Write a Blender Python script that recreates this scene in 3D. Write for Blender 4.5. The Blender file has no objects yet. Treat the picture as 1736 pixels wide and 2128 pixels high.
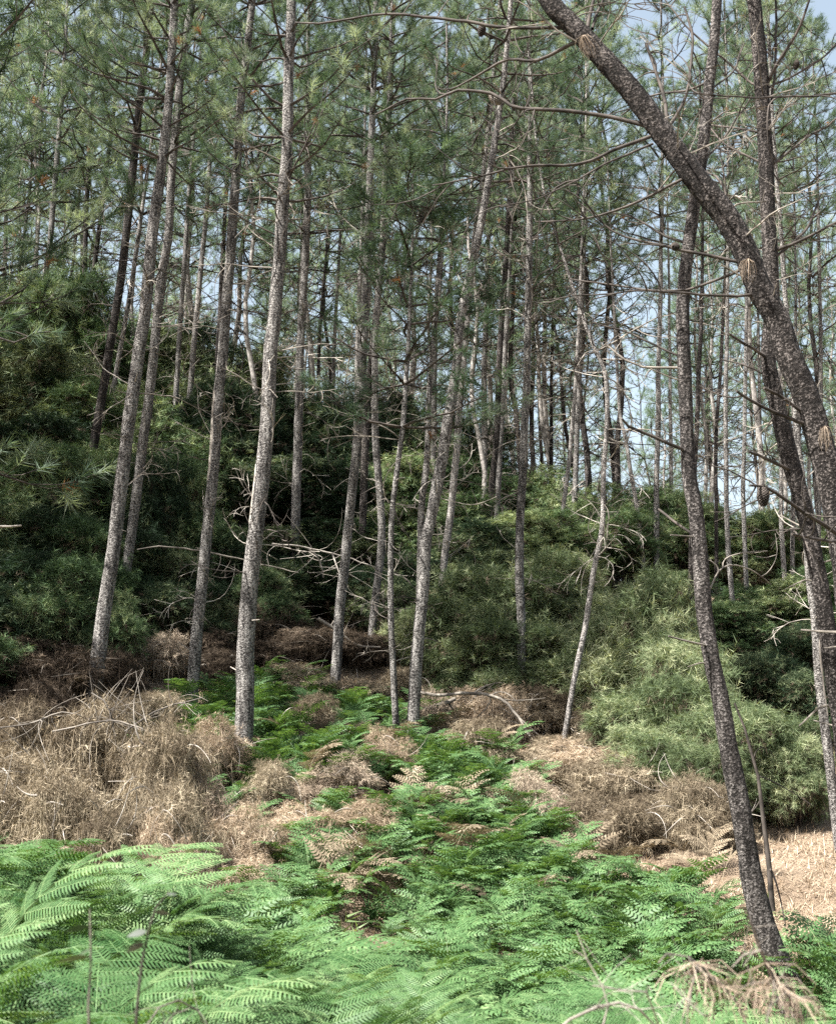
import bpy, math, random
import numpy as np
from mathutils import Vector, Matrix, noise
R = math.radians
random.seed(7); rng = np.random.default_rng(7)
SC = bpy.context.scene
COL = SC.collection

# ------------------------------------------------------------------ camera
PITCH, FOV, EYE = 10.0, 46.0, 1.6
FPX = 1064/math.tan(R(FOV/2))                   # focal length in units of a 1736 x 2128 sheet
cd = bpy.data.cameras.new('camera'); cam = bpy.data.objects.new('camera', cd); COL.objects.link(cam)
cd.sensor_fit = 'VERTICAL'; cd.sensor_height = 24; cd.angle = R(FOV)
cam.location = (0, 0, EYE); cam.rotation_euler = (R(90+PITCH), 0, 0)
cd.clip_start = .05; cd.clip_end = 3000
cd.dof.use_dof = True; cd.dof.focus_distance = 13.5; cd.dof.aperture_fstop = 4.0
SC.camera = cam
# ------------------------------------------------------------------ light
SUN = Vector((-.49, -.31, .815)).normalized()
w = bpy.data.worlds.new('World'); SC.world = w; w.use_nodes = True
nt = w.node_tree; sky = nt.nodes.new('ShaderNodeTexSky'); sky.sky_type = 'NISHITA'; sky.sun_disc = False
sky.sun_elevation = math.asin(SUN.z); sky.sun_rotation = math.atan2(SUN.x, SUN.y)
sky.air_density = 1.0; sky.dust_density = 4.0; sky.ozone_density = 1.0
hz = nt.nodes.new('ShaderNodeHueSaturation'); hz.inputs['Hue'].default_value = .480; hz.inputs['Saturation'].default_value = .62; hz.inputs['Value'].default_value = .95   # sky blue muted and shifted towards cyan
nt.links.new(sky.outputs[0], hz.inputs['Color']); nt.links.new(hz.outputs[0], nt.nodes['Background'].inputs[0]); nt.nodes['Background'].inputs[1].default_value = .085
sl = bpy.data.lights.new('sun', 'SUN'); sl.energy = 5.0; sl.angle = R(.5); sl.color = (1, .97, .91)
so = bpy.data.objects.new('sun', sl); COL.objects.link(so); so.rotation_euler = (-SUN).to_track_quat('-Z', 'Y').to_euler(); so.location = (-20, -10, 40)
SC.view_settings.view_transform = 'Standard'; SC.view_settings.look = 'None'
SC.view_settings.exposure = 2.0; SC.view_settings.gamma = 1
cy = SC.cycles
cy.max_bounces = 4; cy.diffuse_bounces = 1; cy.glossy_bounces = 1; cy.transmission_bounces = 3; cy.transparent_max_bounces = 4
cy.use_denoising = False
cy.caustics_reflective = cy.caustics_refractive = False

# ------------------------------------------------------------------ projection of sheet positions to places in the wood
cp, sp = math.cos(R(PITCH)), math.sin(R(PITCH))
def at(px, py, Y):
    u, v = (px-868)/FPX, (1064-py)/FPX
    d = (u, cp - v*sp, sp + v*cp)
    t = Y/d[1]
    return Vector((d[0]*t, Y, EYE + d[2]*t))
def zc(p): return p[1]*cp + (p[2]-EYE)*sp
def proj(P):
    P = np.asarray(P, float); x, y, z = P[..., 0], P[..., 1], P[..., 2]-EYE
    c = y*cp + z*sp; v = -y*sp + z*cp
    return 868 + FPX*x/c, 1064 - FPX*v/c

# ------------------------------------------------------------------ terrain
CTRL = [(185,1500,14),(504,1612,13.5),(396,1490,15),(855,1550,14.5),(1085,1505,16.5),(1165,1575,15),(607,1255,20),(916,1245,20),
        (696,1440,16.5),(1338,1215,24),(1556,1360,20),(1665,2165,8.5),(1650,1800,12),(1560,1700,13.5),(868,2015,9.3),(1250,1930,10.4),(250,1950,9.5),(-60,1900,9.5),
        (560,1830,11),(900,1760,12),(90,1830,11.2),(300,1850,11),(60,1700,12.4),(0,1560,13),(1720,1600,15.5),(1421,1560,15),(1790,1900,9.5)]
pts = []
for a, b, Y in CTRL:
    p = at(a, b, Y); pts.append((p.x, p.y, p.z))
pts += [(0,0,0),(-3,0,.1),(3,0,-.1),(0,3,.0),(-1.6,4.2,.42),(2,4,-.1),(0,6.5,-.2),(-2.2,6,.42),(-4,6,.8),(3,6.5,-.45),(0,-8,.2),(-10,-5,1),(10,-5,-1)]
pts += [(-9,18,4.4),(-6,18,4.0),(-8,24,6.9),(-3,24,6.0),(0,24,5.2),(-16,22,7.5),(-13,12,3.2),(4,26,4.6),(8,26,4.2),(13,25,3.2),(8,15,1.2),(7,9,-.6),
        (-12,32,7.6),(-5,32,6.4),(0,33,5.4),(6,34,4.3),(14,34,3.2),(-20,45,7.0),(0,45,4.6),(20,45,2.6)]
pts = np.array(pts)
def tps(r2): return np.where(r2 > 0, .5*r2*np.log(np.maximum(r2, 1e-12)), 0)
_n = len(pts); _A = np.zeros((_n+3, _n+3)); _d = ((pts[:, None, :2]-pts[None, :, :2])**2).sum(-1)
_A[:_n, :_n] = tps(_d) + np.eye(_n)*1.2; _A[:_n, _n] = 1; _A[:_n, _n+1:] = pts[:, :2]; _A[_n, :_n] = 1; _A[_n+1:, :_n] = pts[:, :2].T
_w = np.linalg.solve(_A, np.concatenate([pts[:, 2], np.zeros(3)]))
def gz(x, y):
    x = np.atleast_1d(np.asarray(x, float)); y = np.atleast_1d(np.asarray(y, float))
    cx, cy_ = np.clip(x, -22, 22), np.clip(y, -10, 46)
    r2 = (cx[:, None]-pts[None, :, 0])**2 + (cy_[:, None]-pts[None, :, 1])**2
    z = tps(r2)@_w[:_n] + _w[_n] + _w[_n+1]*cx + _w[_n+2]*cy_
    far = np.maximum(np.hypot(x-cx, y-cy_), 0)
    z = z - np.where(y > 46, .03, .0)*np.minimum(far, 120) 
    return z + .05*np.sin(x*2.1+1)*np.sin(y*1.7) + .03*np.sin(x*5.3)*np.sin(y*4.1+2)
def g1(x, y): return float(gz(x, y)[0])

# ------------------------------------------------------------------ materials
def mat(name):
    m = bpy.data.materials.new(name); m.use_nodes = True
    n = m.node_tree.nodes; n.clear(); return m, n, m.node_tree.links
def ramp(n, stops):
    r = n.new('ShaderNodeValToRGB'); e = r.color_ramp.elements
    while len(e) < len(stops): e.new(.5)
    for q, (p, c) in zip(e, stops): q.position = p; q.color = (*c, 1)
    return r
def leaf_mat(name, c0, c1, c2, trans=.35, rough=.6, spec=.14, tw=(1.15, 1.15, .6)):
    m, n, l = mat(name)
    a = n.new('ShaderNodeAttribute'); a.attribute_name = 'tone'
    oi = n.new('ShaderNodeObjectInfo')
    mx = n.new('ShaderNodeMath'); mx.operation = 'MULTIPLY_ADD'; mx.inputs[1].default_value = .3; l.new(oi.outputs['Random'], mx.inputs[0]); 
    s = n.new('ShaderNodeMath'); s.operation = 'MULTIPLY'; s.inputs[1].default_value = .8; l.new(a.outputs['Fac'], s.inputs[0]); l.new(s.outputs[0], mx.inputs[2])
    sb = n.new('ShaderNodeMath'); sb.operation = 'SUBTRACT'; sb.inputs[1].default_value = .06; l.new(mx.outputs[0], sb.inputs[0])
    r = ramp(n, [(0, c0), (.5, c1), (1, c2)]); l.new(sb.outputs[0], r.inputs[0])
    b = n.new('ShaderNodeBsdfPrincipled'); b.inputs['Roughness'].default_value = rough; b.inputs['Specular IOR Level'].default_value = spec
    l.new(r.outputs[0], b.inputs['Base Color'])
    t = n.new('ShaderNodeBsdfTranslucent'); tm = n.new('ShaderNodeMix'); tm.data_type = 'RGBA'; tm.blend_type = 'MULTIPLY'; tm.inputs[0].default_value = 1
    l.new(r.outputs[0], tm.inputs[6]); tm.inputs[7].default_value = (*tw, 1); l.new(tm.outputs[2], t.inputs[0])
    mix = n.new('ShaderNodeMixShader'); mix.inputs[0].default_value = trans; l.new(b.outputs[0], mix.inputs[1]); l.new(t.outputs[0], mix.inputs[2])
    o = n.new('ShaderNodeOutputMaterial'); l.new(mix.outputs[0], o.inputs[0]); return m
def bark_mat(name, dark, mid, light, scale=1.0, bump=1.0, pos=(.60, .74, .90)):
    m, n, l = mat(name)
    tc = n.new('ShaderNodeTexCoord'); mp = n.new('ShaderNodeMapping'); mp.inputs['Scale'].default_value = (1, 1, 1.1); l.new(tc.outputs['Object'], mp.inputs[0])
    v = n.new('ShaderNodeTexVoronoi'); v.feature = 'F1'; v.inputs['Scale'].default_value = 66*scale; v.inputs['Randomness'].default_value = 1
    ns = n.new('ShaderNodeTexNoise'); ns.inputs['Scale'].default_value = 46*scale; ns.inputs['Detail'].default_value = 6; ns.inputs['Roughness'].default_value = .7
    big = n.new('ShaderNodeTexNoise'); big.inputs['Scale'].default_value = 2.2; big.inputs['Detail'].default_value = 3
    # wobble the cells
    wv = n.new('ShaderNodeVectorMath'); wv.operation = 'MULTIPLY_ADD'; wv.inputs[1].default_value = (.022, .022, .012); l.new(ns.outputs['Color'], wv.inputs[0]); l.new(mp.outputs[0], wv.inputs[2])
    l.new(wv.outputs[0], v.inputs['Vector']); l.new(mp.outputs[0], ns.inputs['Vector']); l.new(tc.outputs['Object'], big.inputs['Vector'])
    inv = n.new('ShaderNodeMath'); inv.operation = 'SUBTRACT'; inv.inputs[0].default_value = .95; l.new(v.outputs['Distance'], inv.inputs[1])
    h0 = n.new('ShaderNodeMath'); h0.operation = 'MULTIPLY'; h0.inputs[1].default_value = .30; l.new(inv.outputs[0], h0.inputs[0])
    h = n.new('ShaderNodeMath'); h.operation = 'MULTIPLY_ADD'; h.inputs[1].default_value = .95; l.new(ns.outputs['Fac'], h.inputs[0]); l.new(h0.outputs[0], h.inputs[2])
    ad = n.new('ShaderNodeMath'); ad.operation = 'MULTIPLY_ADD'; ad.inputs[1].default_value = .2; l.new(big.outputs['Fac'], ad.inputs[0]); l.new(h.outputs[0], ad.inputs[2])
    mp2 = n.new('ShaderNodeMapping'); mp2.inputs['Scale'].default_value = (1, 1, .16); l.new(tc.outputs['Object'], mp2.inputs[0])
    fs = n.new('ShaderNodeTexNoise'); fs.inputs['Scale'].default_value = 26*scale; fs.inputs['Detail'].default_value = 3; l.new(mp2.outputs[0], fs.inputs['Vector'])
    a2 = n.new('ShaderNodeMath'); a2.operation = 'MULTIPLY_ADD'; a2.inputs[1].default_value = .45; l.new(fs.outputs['Fac'], a2.inputs[0]); l.new(ad.outputs[0], a2.inputs[2])
    a3 = n.new('ShaderNodeMath'); a3.operation = 'SUBTRACT'; a3.inputs[1].default_value = .225; l.new(a2.outputs[0], a3.inputs[0])
    r = ramp(n, [(pos[0], dark), (pos[1], mid), (pos[2], light)]); l.new(a3.outputs[0], r.inputs[0])
    b = n.new('ShaderNodeBsdfPrincipled'); b.inputs['Roughness'].default_value = .85; b.inputs['Specular IOR Level'].default_value = .15
    l.new(r.outputs[0], b.inputs['Base Color'])
    bp = n.new('ShaderNodeBump'); bp.inputs['Strength'].default_value = bump; bp.inputs['Distance'].default_value = .02; l.new(h.outputs[0], bp.inputs['Height']); l.new(bp.outputs[0], b.inputs['Normal'])
    o = n.new('ShaderNodeOutputMaterial'); l.new(b.outputs[0], o.inputs[0]); return m
def wood_mat(name, c0, c1, sc=9):
    m, n, l = mat(name)
    tc = n.new('ShaderNodeTexCoord'); ns = n.new('ShaderNodeTexNoise'); ns.inputs['Scale'].default_value = sc; ns.inputs['Detail'].default_value = 4
    l.new(tc.outputs['Object'], ns.inputs['Vector']); r = ramp(n, [(.35, c0), (.65, c1)]); l.new(ns.outputs['Fac'], r.inputs[0])
    b = n.new('ShaderNodeBsdfPrincipled'); b.inputs['Roughness'].default_value = .8; b.inputs['Specular IOR Level'].default_value = .2
    l.new(r.outputs[0], b.inputs['Base Color']); o = n.new('ShaderNodeOutputMaterial'); l.new(b.outputs[0], o.inputs[0]); return m

M = {}
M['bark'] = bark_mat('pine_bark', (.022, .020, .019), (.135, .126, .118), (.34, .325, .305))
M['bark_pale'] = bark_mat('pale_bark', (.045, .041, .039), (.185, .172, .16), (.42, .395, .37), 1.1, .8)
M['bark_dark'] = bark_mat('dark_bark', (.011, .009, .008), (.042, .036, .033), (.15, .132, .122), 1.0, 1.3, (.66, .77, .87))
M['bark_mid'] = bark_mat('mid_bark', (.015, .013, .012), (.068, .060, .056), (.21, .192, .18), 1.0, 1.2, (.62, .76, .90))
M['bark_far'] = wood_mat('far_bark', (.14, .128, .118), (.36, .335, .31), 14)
M['limb'] = wood_mat('limb_bark', (.018, .015, .013), (.082, .069, .060))
M['twig'] = wood_mat('dead_twig_wood', (.06, .052, .045), (.23, .205, .175), 5)
M['twig_pale'] = wood_mat('bleached_wood', (.17, .15, .13), (.40, .365, .32), 7)
M['needle'] = leaf_mat('pine_needles', (.026, .050, .026), (.082, .128, .086), (.37, .42, .33), .36)
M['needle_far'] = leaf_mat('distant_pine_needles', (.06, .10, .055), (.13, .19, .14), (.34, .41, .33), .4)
M['shrub'] = leaf_mat('shrub_leaves', (.005, .012, .006), (.022, .044, .021), (.27, .31, .17), .15)  # dark stops lowered: part of the shrubs' shade is in the colour
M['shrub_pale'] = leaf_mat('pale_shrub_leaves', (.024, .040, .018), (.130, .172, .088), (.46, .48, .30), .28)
M['fern'] = leaf_mat('bracken_green', (.022, .066, .018), (.080, .152, .058), (.25, .335, .155), .30, .5, .22, (1.2, 1.15, .45))
M['straw'] = leaf_mat('dry_straw', (.15, .11, .075), (.35, .275, .20), (.62, .52, .40), .25, .8, .1, (1.1, 1, .8))
M['brown'] = leaf_mat('dead_brush', (.05, .038, .027), (.19, .154, .108), (.50, .43, .315), .22, .8, .1, (1.1, 1, .8))
M['shade_brown'] = leaf_mat('shade_dark_dead_brush', (.014, .010, .008), (.048, .036, .026), (.20, .155, .115), .15, .8, .1, (1.1, 1, .8))  # dead brush darkened for skirts and hollows: shade put into the colour
M['drygrey'] = leaf_mat('dead_pine_needles', (.13, .10, .075), (.30, .235, .18), (.48, .40, .31), .2, .8, .1, (1, 1, .9))
M['rust'] = leaf_mat('rusty_needles', (.15, .07, .03), (.30, .15, .065), (.42, .23, .11), .25, .8, .1, (1.1, 1, .8))
def ground_mat():
    m, n, l = mat('forest_floor')
    tc = n.new('ShaderNodeTexCoord')
    a = n.new('ShaderNodeTexNoise'); a.inputs['Scale'].default_value = .55; a.inputs['Detail'].default_value = 5
    b_ = n.new('ShaderNodeTexNoise'); b_.inputs['Scale'].default_value = 38; b_.inputs['Detail'].default_value = 8; b_.inputs['Roughness'].default_value = .75
    l.new(tc.outputs['Object'], a.inputs['Vector']); l.new(tc.outputs['Object'], b_.inputs['Vector'])
    mx = n.new('ShaderNodeMath'); mx.operation = 'MULTIPLY_ADD'; mx.inputs[1].default_value = .55; l.new(b_.outputs['Fac'], mx.inputs[0])
    s = n.new('ShaderNodeMath'); s.operation = 'MULTIPLY'; s.inputs[1].default_value = .45; l.new(a.outputs['Fac'], s.inputs[0]); l.new(s.outputs[0], mx.inputs[2])
    r = ramp(n, [(.3, (.06, .042, .030)), (.48, (.21, .16, .115)), (.68, (.47, .37, .275))]); l.new(mx.outputs[0], r.inputs[0])
    b = n.new('ShaderNodeBsdfPrincipled'); b.inputs['Roughness'].default_value = .95; b.inputs['Specular IOR Level'].default_value = .05
    l.new(r.outputs[0], b.inputs['Base Color'])
    bp = n.new('ShaderNodeBump'); bp.inputs['Strength'].default_value = .8; bp.inputs['Distance'].default_value = .05; l.new(b_.outputs['Fac'], bp.inputs['Height']); l.new(bp.outputs[0], b.inputs['Normal'])
    o = n.new('ShaderNodeOutputMaterial'); l.new(b.outputs[0], o.inputs[0]); return m
M['ground'] = ground_mat()

# ------------------------------------------------------------------ mesh building
class MB:
    def __init__(s): s.v = []; s.q = []; s.t = []; s.tone = []; s.nv = 0
    def add(s, V, F, mi=0, tone=.5):
        V = np.asarray(V, float).reshape(-1, 3); F = np.asarray(F, int) + s.nv
        s.v.append(V); s.nv += len(V)
        tone = np.full(len(V), tone) if np.isscalar(tone) else np.asarray(tone); s.tone.append(tone)
        (s.q if F.shape[1] == 4 else s.t).append((F, mi))
    def merge(s, o, mtx=None):
        off = s.nv
        for V in o.v:
            if mtx is not None: V = V@np.array(mtx.to_3x3()).T + np.array(mtx.translation)
            s.v.append(V)
        s.tone += o.tone; s.nv += o.nv
        s.q += [(F+off, m) for F, m in o.q]; s.t += [(F+off, m) for F, m in o.t]
    def mesh(s, name, mats, smooth=False):
        me = bpy.data.meshes.new(name)
        V = np.concatenate(s.v)
        T = np.concatenate([F for F, _ in s.t]) if s.t else np.zeros((0, 3), int)
        Q = np.concatenate([F for F, _ in s.q]) if s.q else np.zeros((0, 4), int)
        mt = np.concatenate([np.full(len(F), m) for F, m in s.t+s.q])
        me.vertices.add(len(V)); me.vertices.foreach_set('co', V.astype(np.float32).ravel())
        me.loops.add(T.size+Q.size); me.loops.foreach_set('vertex_index', np.concatenate([T.ravel(), Q.ravel()]).astype(np.int32))
        me.polygons.add(len(T)+len(Q))
        st = np.concatenate([np.arange(len(T))*3, T.size+np.arange(len(Q))*4]).astype(np.int32)
        me.polygons.foreach_set('loop_start', st)
        for m in mats: me.materials.append(M[m])
        me.polygons.foreach_set('material_index', mt.astype(np.int32))
        me.polygons.foreach_set('use_smooth', np.full(len(mt), smooth))
        a = me.attributes.new('tone', 'FLOAT', 'POINT'); a.data.foreach_set('value', np.concatenate(s.tone).astype(np.float32))
        me.update(calc_edges=True); return me
    def build(s, name, mats, parent=None, smooth=False):
        o = bpy.data.objects.new(name, s.mesh(name, mats, smooth)); COL.objects.link(o); o.parent = parent; return o
def link(name, me, parent=None, loc=None, rot=None, scale=None):
    o = bpy.data.objects.new(name, me); COL.objects.link(o); o.parent = parent
    if loc is not None: o.location = loc
    if rot is not None: o.rotation_euler = rot
    if scale is not None: o.scale = (scale,)*3 if np.isscalar(scale) else scale
    return o
def tag(o, label=None, cat=None, group=None, kind=None):
    if label: o['label'] = label
    if cat: o['category'] = cat
    if group: o['group'] = group
    if kind: o['kind'] = kind
    return o
def empty(name, loc):
    o = bpy.data.objects.new(name, None); COL.objects.link(o); o.location = loc; o.empty_display_size = .2; return o
def tube(mb, P, r, sides=5, mi=0, bumpy=0, tone=.5, seed=0):
    P = np.asarray(P, float); n = len(P); r = np.broadcast_to(np.asarray(r, float), (n,))
    T = np.gradient(P, axis=0); T /= np.linalg.norm(T, axis=1)[:, None]+1e-9
    ref = np.array([0, 0, 1.]) if abs(T[0, 2]) < .8 else np.array([1., 0, 0])
    A = np.cross(T, ref); A /= np.linalg.norm(A, axis=1)[:, None]+1e-9; B = np.cross(T, A)
    th = np.arange(sides)/sides*2*math.pi
    c, s_ = np.cos(th), np.sin(th)
    N = A[:, None]*c[None, :, None] + B[:, None]*s_[None, :, None]
    V = P[:, None] + N*r[:, None, None]
    if bumpy:
        for i in range(n):
            for j in range(sides):
                p = V[i, j]; q = Vector((p[0]*22+seed, p[1]*22, p[2]*9))
                d = noise.noise(q)*.65 + abs(noise.noise(q*2.3))*.8
                V[i, j] = p + N[i, j]*d*bumpy*r[i]
    i, j = np.meshgrid(np.arange(n-1), np.arange(sides), indexing='ij'); j2 = (j+1) % sides
    F = np.stack([i*sides+j, i*sides+j2, (i+1)*sides+j2, (i+1)*sides+j], -1).reshape(-1, 4)
    V = V.reshape(-1, 3)
    mb.add(V, F, mi, tone)
    if sides > 3 and r[-1] > .002:
        k = len(V); mb.add(np.vstack([V[-sides:], P[-1:]]), [(a, (a+1) % sides, sides) for a in range(sides)], mi, tone)
def spline(P, step):
    P = [np.asarray(p, float) for p in P]
    P = [2*P[0]-P[1]] + P + [2*P[-1]-P[-2]]; out = []
    for i in range(1, len(P)-2):
        a, b, c, d = P[i-1:i+3]; n = max(1, int(np.linalg.norm((c-b)[:3])/step))
        for k in range(n):
            t = k/n; out.append(.5*((2*b)+(c-a)*t+(2*a-5*b+4*c-d)*t*t+(-a+3*b-3*c+d)*t**3))
    out.append(P[-2]); return np.array(out)
def frames(axes, r=None):
    r = r or rng
    Z = axes/np.linalg.norm(axes, axis=1)[:, None]
    t = r.normal(size=Z.shape); X = t - (t*Z).sum(1)[:, None]*Z; X /= np.linalg.norm(X, axis=1)[:, None]
    return np.stack([X, np.cross(Z, X), Z], -1)                # columns X, Y, Z
def tuft_template(K, axis_len, L, wd, spread=(25, 75), curve=.0, r=rng):
    z = r.uniform(0, axis_len, K); a = r.uniform(0, 2*math.pi, K); e = np.radians(r.uniform(*spread, K))
    d = np.stack([np.sin(e)*np.cos(a), np.sin(e)*np.sin(a), np.cos(e)], 1)
    l = L*r.uniform(.7, 1.1, K)
    s = np.cross(d, r.normal(size=(K, 3))); s /= np.linalg.norm(s, axis=1)[:, None]
    p = np.zeros((K, 3)); p[:, 2] = z
    return np.stack([p-s*wd/2, p+s*wd/2, p+d*l[:, None]], 1).reshape(-1, 3)
def scatter_tufts(mb, O, AX, temps, mi=0, scale=(.8, 1.2), tone=None, droop=0, r=rng, tspread=.15):
    O = np.asarray(O); AX = np.asarray(AX); n = len(O)
    if n == 0: return
    Fm = frames(AX, r); which = r.integers(0, len(temps), n); sc = r.uniform(*scale, n)
    base = r.uniform(0, 1, n) if tone is None else np.clip(tone + r.normal(0, tspread, n), 0, 1)
    for k, T in enumerate(temps):
        ix = np.where(which == k)[0]
        if len(ix) == 0: continue
        V = np.einsum('nij,mj->nmi', Fm[ix], T)*sc[ix, None, None]
        if droop: V[:, :, 2] -= droop*(np.linalg.norm(V, axis=2)**2)
        V += O[ix, None]
        F = np.arange(len(ix)*len(T)).reshape(-1, 3)
        tn = np.repeat(base[ix], len(T)) + np.repeat(r.normal(0, .10, len(ix)*len(T)//3), 3)
        mb.add(V.reshape(-1, 3), F, mi, np.clip(tn, 0, 1))

# ------------------------------------------------------------------ ground
def axis(lo, hi, a, b, fine, coarse):
    return np.unique(np.concatenate([np.linspace(lo, a, coarse), np.linspace(a, b, fine), np.linspace(b, hi, coarse)]))
gx = axis(-700, 700, -24, 24, 200, 30); gy = axis(-400, 1200, -10, 48, 230, 30)
GX, GY = np.meshgrid(gx, gy); gzz = gz(GX.ravel(), GY.ravel())
mb = MB(); nx, ny = len(gx), len(gy)
i, j = np.meshgrid(np.arange(ny-1), np.arange(nx-1), indexing='ij')
mb.add(np.stack([GX.ravel(), GY.ravel(), gzz], 1), np.stack([i*nx+j, i*nx+j+1, (i+1)*nx+j+1, (i+1)*nx+j], -1).reshape(-1, 4))
tag(mb.build('ground', ['ground'], smooth=True), 'sloping forest floor of brown pine litter and dry earth', None, None, 'structure')

# ------------------------------------------------------------------ pine kit
def crown_mb(seed, H=6, whorls=11, maxlen=2.0, K=46, wd=.005, NL=.17, subs=6, sides=4, dead=.010, lmat=1, dmat=2, low=.7, tipt=1.0):
    r = np.random.default_rng(seed); mb = MB()
    temps = [tuft_template(K, .16, NL, wd, (15, 80), r=r) for _ in range(5)]
    O, A, T = [], [], []
    for i in range(whorls):
        f = i/(whorls-1); z0 = f*H*.97 + r.uniform(-.15, .15); nb = r.integers(3, 6); a0 = r.uniform(0, 6.28)
        ln = maxlen*(low + (1-low)*min(1, f*3))*(1-f)**.75*1.0 + .35
        for b in range(nb):
            a = a0 + b*6.28/nb + r.uniform(-.35, .35); L = ln*r.uniform(.6, 1.15)
            up = r.uniform(.1, .45) + f*.5
            d = np.array([math.cos(a), math.sin(a), up]); p = np.array([0, 0, z0]); P = [p]; n = 7
            for k in range(n):
                d = d + r.normal(0, .12, 3) + np.array([0, 0, .10 if k > 2 else -.03]); d /= np.linalg.norm(d); p = p + d*L/n; P.append(p)
            P = np.array(P); r0 = .007+.011*L
            tube(mb, P, np.linspace(r0, .004, len(P)), sides, lmat)
            tn = r.uniform(.2, .8)
            for k in range(2, n+1):
                for q in range(r.integers(1, 3) if k < n else 2):
                    if r.random() > subs/6: continue
                    dd = P[k]-P[k-1]; dd /= np.linalg.norm(dd)
                    sd = dd + r.normal(0, .75, 3)*np.array([1, 1, .55]); sd[2] += .15; sd /= np.linalg.norm(sd)
                    sl_ = r.uniform(.12, .42)*(1.2-.5*k/n)
                    m_ = P[k] + sd*sl_*.5; e = m_ + (sd+np.array([0, 0, .35]))*sl_*.5
                    tube(mb, [P[k], m_, e], [.005, .004, .003], 3, lmat)
                    ax = e-m_; O.append(e-ax*.2); A.append(ax); T.append(tn)
                    if r.random() < .55*tipt: O.append(m_); A.append(ax+r.normal(0, .3, 3)*np.linalg.norm(ax)); T.append(tn-.1)
            O.append(P[-1]); A.append(P[-1]-P[-2]); T.append(tn)
    O.append([0, 0, H]); A.append([0, 0, 1]); T.append(.5)
    O, A, T = np.array(O), np.array(A), np.array(T)
    tube(mb, [(0, 0, H*.9), (0, 0, H*1.0)], [.012, .006], 4, lmat)
    dd = r.random(len(O)) < dead
    scatter_tufts(mb, O[~dd], A[~dd], temps, 0, (.75, 1.25), T[~dd], .25, r)
    scatter_tufts(mb, O[dd], A[dd], temps, dmat, (.5, .9), None, .8, r)
    return mb
NEARC = [crown_mb(s, 6.5, 12, 2.1, 54, .0055, .17, 4.5).mesh('crown', ['needle', 'limb', 'rust']) for s in range(5)]
MIDC = [crown_mb(20+s, 7, 12, 1.9, 34, .0075, .18, 4.4, 3).mesh('crown', ['needle', 'limb', 'rust']) for s in range(5)]
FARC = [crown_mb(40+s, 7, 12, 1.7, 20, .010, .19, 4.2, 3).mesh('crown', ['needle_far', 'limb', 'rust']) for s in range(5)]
SMALLC = crown_mb(77, 3.2, 9, .95, 46, .0055, .15, 6, low=.9).mesh('crown', ['needle', 'limb', 'rust'])

def bare_branch(seed, nsub=5, curl=1.0, r0=.011, sides=4, thin=1):
    r = np.random.default_rng(seed); mb = MB()
    d = np.array([1., 0, r.uniform(-.25, .3)]); p = np.zeros(3); P = [p]; n = 9; dr = r.normal(0, .10*curl, 3)
    for k in range(n):
        d = d + dr + r.normal(0, .10, 3) + np.array([0, 0, .05*curl*(1 if k > 3 else -.8)]); d /= np.linalg.norm(d); p = p+d/n; P.append(p)
    P = np.array(P); tube(mb, P, np.linspace(r0, .0035*thin, n+1), sides)
    for s in range(nsub):
        k = r.integers(2, n); q = P[k]; dd = (P[k]-P[k-1])*n + r.normal(0, .7, 3); dd /= np.linalg.norm(dd); L = r.uniform(.15, .5); Q = [q]; cr = r.normal(0, .22, 3)
        for t in range(6): dd = dd + cr; dd /= np.linalg.norm(dd); q = q+dd*L/6; Q.append(q)
        tube(mb, np.array(Q), np.linspace(.0055*thin, .0025*thin, 7), 3)
        if r.random() < .5:
            q = Q[3]; dd = dd + r.normal(0, .8, 3); dd /= np.linalg.norm(dd); tube(mb, [q, q+dd*L*.25, q+dd*L*.4+r.normal(0, .04, 3)], [.004*thin, .003*thin, .002*thin], 3)
    return mb
BB = [bare_branch(100+k, random.randint(4, 9), r0=.009, curl=1.2).mesh('branch', ['limb' if k % 2 else 'twig']) for k in range(16)]
BP = [bare_branch(150+k, random.randint(2, 6), r0=.008, curl=1.4).mesh('branch', ['twig_pale']) for k in range(6)]
STUB = []
for k in range(4):
    mb = MB(); r_ = np.random.default_rng(k); P = [np.zeros(3), np.array([.4, 0, .05]), np.array([1, r_.normal(0, .12), r_.normal(.05, .15)])]
    tube(mb, spline(P, .15), np.linspace(.030, .018, len(spline(P, .15))), 5); STUB.append(mb.mesh('branch_stub', ['twig' if k % 2 else 'twig_pale']))
def tuft_hang(seed, n=26, L=.3, m='drygrey', wd=.006):
    r = np.random.default_rng(seed); mb = MB()
    for k in range(n):
        a = r.uniform(0, 6.28); s = r.uniform(.02, .10); l = L*r.uniform(.5, 1.1)
        P = np.array([[0, 0, 0], [s*math.cos(a), s*math.sin(a), -.15*l], [s*1.5*math.cos(a), s*1.5*math.sin(a), -.6*l], [s*1.3*math.cos(a)+r.normal(0, .02), s*1.3*math.sin(a), -l]])
        tube(mb, P, [wd*.5, wd*.5, wd*.4, wd*.2], 3, 0, tone=r.random())
    return mb.mesh('dead_needle_tuft', [m])
HANG = [tuft_hang(s) for s in range(3)]

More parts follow.
